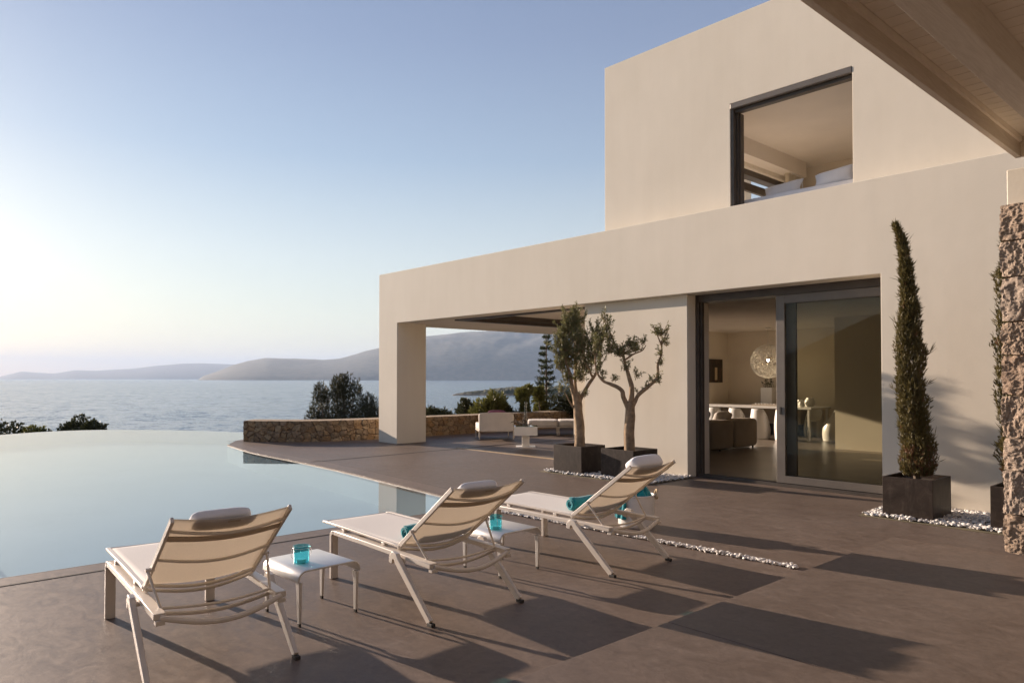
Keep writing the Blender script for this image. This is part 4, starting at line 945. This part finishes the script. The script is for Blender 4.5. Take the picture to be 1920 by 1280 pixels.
# ---- bedroom
bd = thing("bed", "white made bed behind the upper floor window", "bed", (-5.0, 10.9, 3.2)); O = Vector((-5.0, 10.9, 3.2))
MB(O).box(-6.2, -3.6, 9.95, 12.0, 3.2, 4.0).obj("bed_base", 'linen', bd, bevel=.02); MB(O).cushion((-4.9, 10.97, 4.085), ((1, 0, 0), (0, 1, 0), (0, 0, 1)), (1.28, 1.02, .115), .16, 48, 14, .01).obj("mattress", 'linen', bd, smooth=70)
def pillow(label, c, ax, half):
    mb = MB(c); C_ = Vector(c); ax = [Vector(a).normalized() for a in ax]
    def P(a, b, s):
        x, y = a*2-1, b*2-1; th = (max(0, 1-x**4)*max(0, 1-y**4))**.5; k = 1+.10*abs(x*y)**1.5-.05*(1-abs(x*y))
        return tuple(C_+ax[0]*x*half[0]*k+ax[1]*y*half[1]*k+ax[2]*s*th*half[2])
    mb.grid(lambda a, b: P(a, b, 1), 16, 16); mb.grid(lambda a, b: P(1-a, b, -1), 16, 16)
    return tag(mb.obj("bed_pillow", 'linen', None, smooth=80), label, "pillow", "white bed pillows")
pillow("left white pillow on the bed in the upper window", (-5.35, 10.35, 4.31), ((1, .12, .10), (0, .35, 1), (0, -1, .35)), (.27, .12, .08))
pillow("right white pillow on the bed in the upper window", (-4.52, 10.25, 4.32), ((1, .1, .12), (0, .35, 1), (0, -1, .35)), (.27, .13, .09))

# ================================================================== SHRUBS AND TREES BEYOND
def atp(u, D, z=None):
    k = D; return Vector((-.7408*k+.672*(u-960)/f_*k, .672*k+.7408*(u-960)/f_*k, 0 if z is None else z))
def bush(name, label, cat, u, D, lobes, mat, n, Lf, wf, group, upb=1.0, seed=0, ns=7):
    """lobes: (column, height z, half width m, half height m)"""
    random.seed(seed+int(u)); b = atp(u, D); b.z = gz(b.x, b.y)-.1; t = thing(name, label, cat, b, 0, group); tr = MB(b); g = MB(b); tot = sum(l[2]*l[3] for l in lobes)
    for (lu, lz, rx, rz) in lobes:
        c = atp(lu, D+random.uniform(-.5, .5), lz); tr.tube([b+Vector((random.uniform(-.1, .1), random.uniform(-.1, .1), 0)), (b+c)/2+rv(.1), c+Vector((0, 0, rz*.6))], [.07, .045, .012], 6)
        for i in range(int(n*rx*rz/tot)):
            a = rv().normalized(); q = random.random()**.4; nn = 1+.35*mnoise.noise(Vector((a.x*2+lu, a.y*2, a.z*2.4)))
            p = c+Vector((a.x*rx*q*nn, a.y*rx*q*nn, a.z*rz*q*nn)); d = (Vector((a.x, a.y, a.z*.5))*.6+Vector((0, 0, upb))+rv(.3)).normalized()
            spray(g, p, d, Lf*random.uniform(.7, 1.3), ns, wf, .35)
    tr.obj("trunk", 'darkbark', t); g.obj("crown", mat, t); return t
Gs = "shrubs beyond the terrace"
bush("tamarisk_bush", "large dark feathery bush left of the villa pillar", "bush", 640, 30,
     [(600, 0.75, 0.28, 0.54), (597, -0.22, 0.51, 0.71), (585, -1.41, 0.54, 0.77), (575, -0.99, 0.36, 0.39), (632, 1.03, 0.28, 0.54), (645, 1.1, 0.36, 0.58), (640, 0.05, 0.71, 1.03), (650, -1.27, 1.16, 1.28), (668, 0.89, 0.22, 0.49), (690, 0.33, 0.39, 0.49), (690, -0.43, 0.71, 0.9), (700, -1.27, 0.77, 1.16), (620, -1.13, 0.64, 1.03), (715, -0.57, 0.64, 0.77), (612, 0.68, 0.13, 0.39)], 'tamarisk', 17000, .14, .016, Gs, 1.1, 1, 7)
for i, (u, lz, rx, rz, mt, lb) in enumerate([(12, -.95, .55, .42, 'shrub', "dark rounded shrub at the left edge beyond the pool"), (65, -1.0, .35, .26, 'shrub2', "yellow-green shrub just beyond the pool edge"), (88, -1.15, .2, .2, 'shrub', "smallest dark shrub beyond the pool edge"),
        (128, -.95, .3, .25, 'shrub', "low dark shrub left of the tallest one beyond the pool"), (150, -.75, .42, .38, 'shrub', "tallest dark shrub beyond the pool edge"), (178, -.82, .35, .32, 'shrub', "dark shrub right of the tallest one beyond the pool")]):
    bush("low_shrub", lb, "shrub", u, 27.5, [(u, lz+.34, rx*1.05, rz*1.2), (u-14, lz-.1, rx, rz), (u+12, lz-.15, rx, rz)], mt, 900, .13, .05, Gs, .5, 20+i, 6)
for i, (u, D, lobes, mt, lb, L_) in enumerate([
    (812, 24, [(806, .25, .3, .25), (822, .15, .35, .3), (838, .1, .3, .25)], 'shrub', "low dark shrub right of the villa pillar", .12),
    (878, 23, [(868, .45, .18, .25), (880, .35, .35, .35), (895, .3, .3, .3), (872, .7, .1, .15)], 'shrub', "small dark shrub behind the armchair's left side", .12),
    (920, 22.5, [(912, .45, .38, .4), (928, .60, .36, .42), (940, .3, .3, .4), (900, .35, .2, .2)], 'shrub2', "rounded yellow-green oleander behind the armchair", .17),
    (955, 22.5, [(950, .38, .16, .2), (965, .15, .25, .25), (975, .0, .4, .3)], 'shrub', "dark green shrub beside the oleander", .12),
    (984, 22, [(980, .95, .14, .18), (990, 1.1, .10, .12), (984, .55, .07, .3), (976, 1.0, .10, .10)], 'shrub2', "young yellow-leaved tree behind the glass vase", .13),
    (1010, 23, [(1010, .95, .14, .28), (1014, .45, .18, .35), (1008, .1, .25, .3)], 'shrub2', "bushy green shrub left of the tall conifer", .12),
    (1062, 23, [(1055, .5, .4, .5), (1075, .6, .45, .5), (1095, .5, .5, .6)], 'shrub', "dark shrub right of the tall conifer", .14),
    (1000, 24, [(985, -.3, .5, .3), (1020, -.2, .5, .35), (960, -.35, .5, .3), (1045, -.05, .4, .4)], 'shrub', "low dark hedge shrub behind the daybed", .12)]):
    bush("garden_shrub", lb, "shrub", u, D, lobes, mt, 1500, L_, .035 if mt == 'shrub2' else .03, Gs, .6, 40+i, 5)
# araucaria-like conifer
random.seed(31); cb = atp(1024, 24); cb.z = gz(cb.x, cb.y); cf = thing("conifer", "tall dark conifer with drooping branches behind the olive trees", "conifer tree", cb); cm = MB(cb); ct_ = MB(cb)
topz = 2.95; ct_.tube([cb, cb+Vector((0, 0, topz-cb.z))], [.09, .012], 8)
z = -.6
while z < topz:
    k = (topz-z)/3.5; n_b = 7
    for j in range(n_b):
        a = random.uniform(0, 6.28); L_ = (.08+.40*min(1, k*1.4))*random.uniform(.6, 1.1); o2 = Vector((math.cos(a), math.sin(a), 0)); pts = [Vector((cb.x, cb.y, z))+o2*L_*s+Vector((0, 0, -.16*L_*math.sin(s*math.pi)+.28*L_*s*s)) for s in (0, .35, .7, 1)]
        ct_.tube(pts, [.014, .01, .007, .003], 4)
        for s in range(int(8+L_*34)):
            q = random.random()*2.999; p = pts[int(q)].lerp(pts[int(q)+1], q % 1); spray(cm, p, (o2*.7+Vector((0, 0, .1))+rv(.35)).normalized(), .11, 5, .018, .45)
    z += random.uniform(.15, .26)
ct_.obj("trunk", 'darkbark', cf); cm.obj("crown", 'conifer', cf)
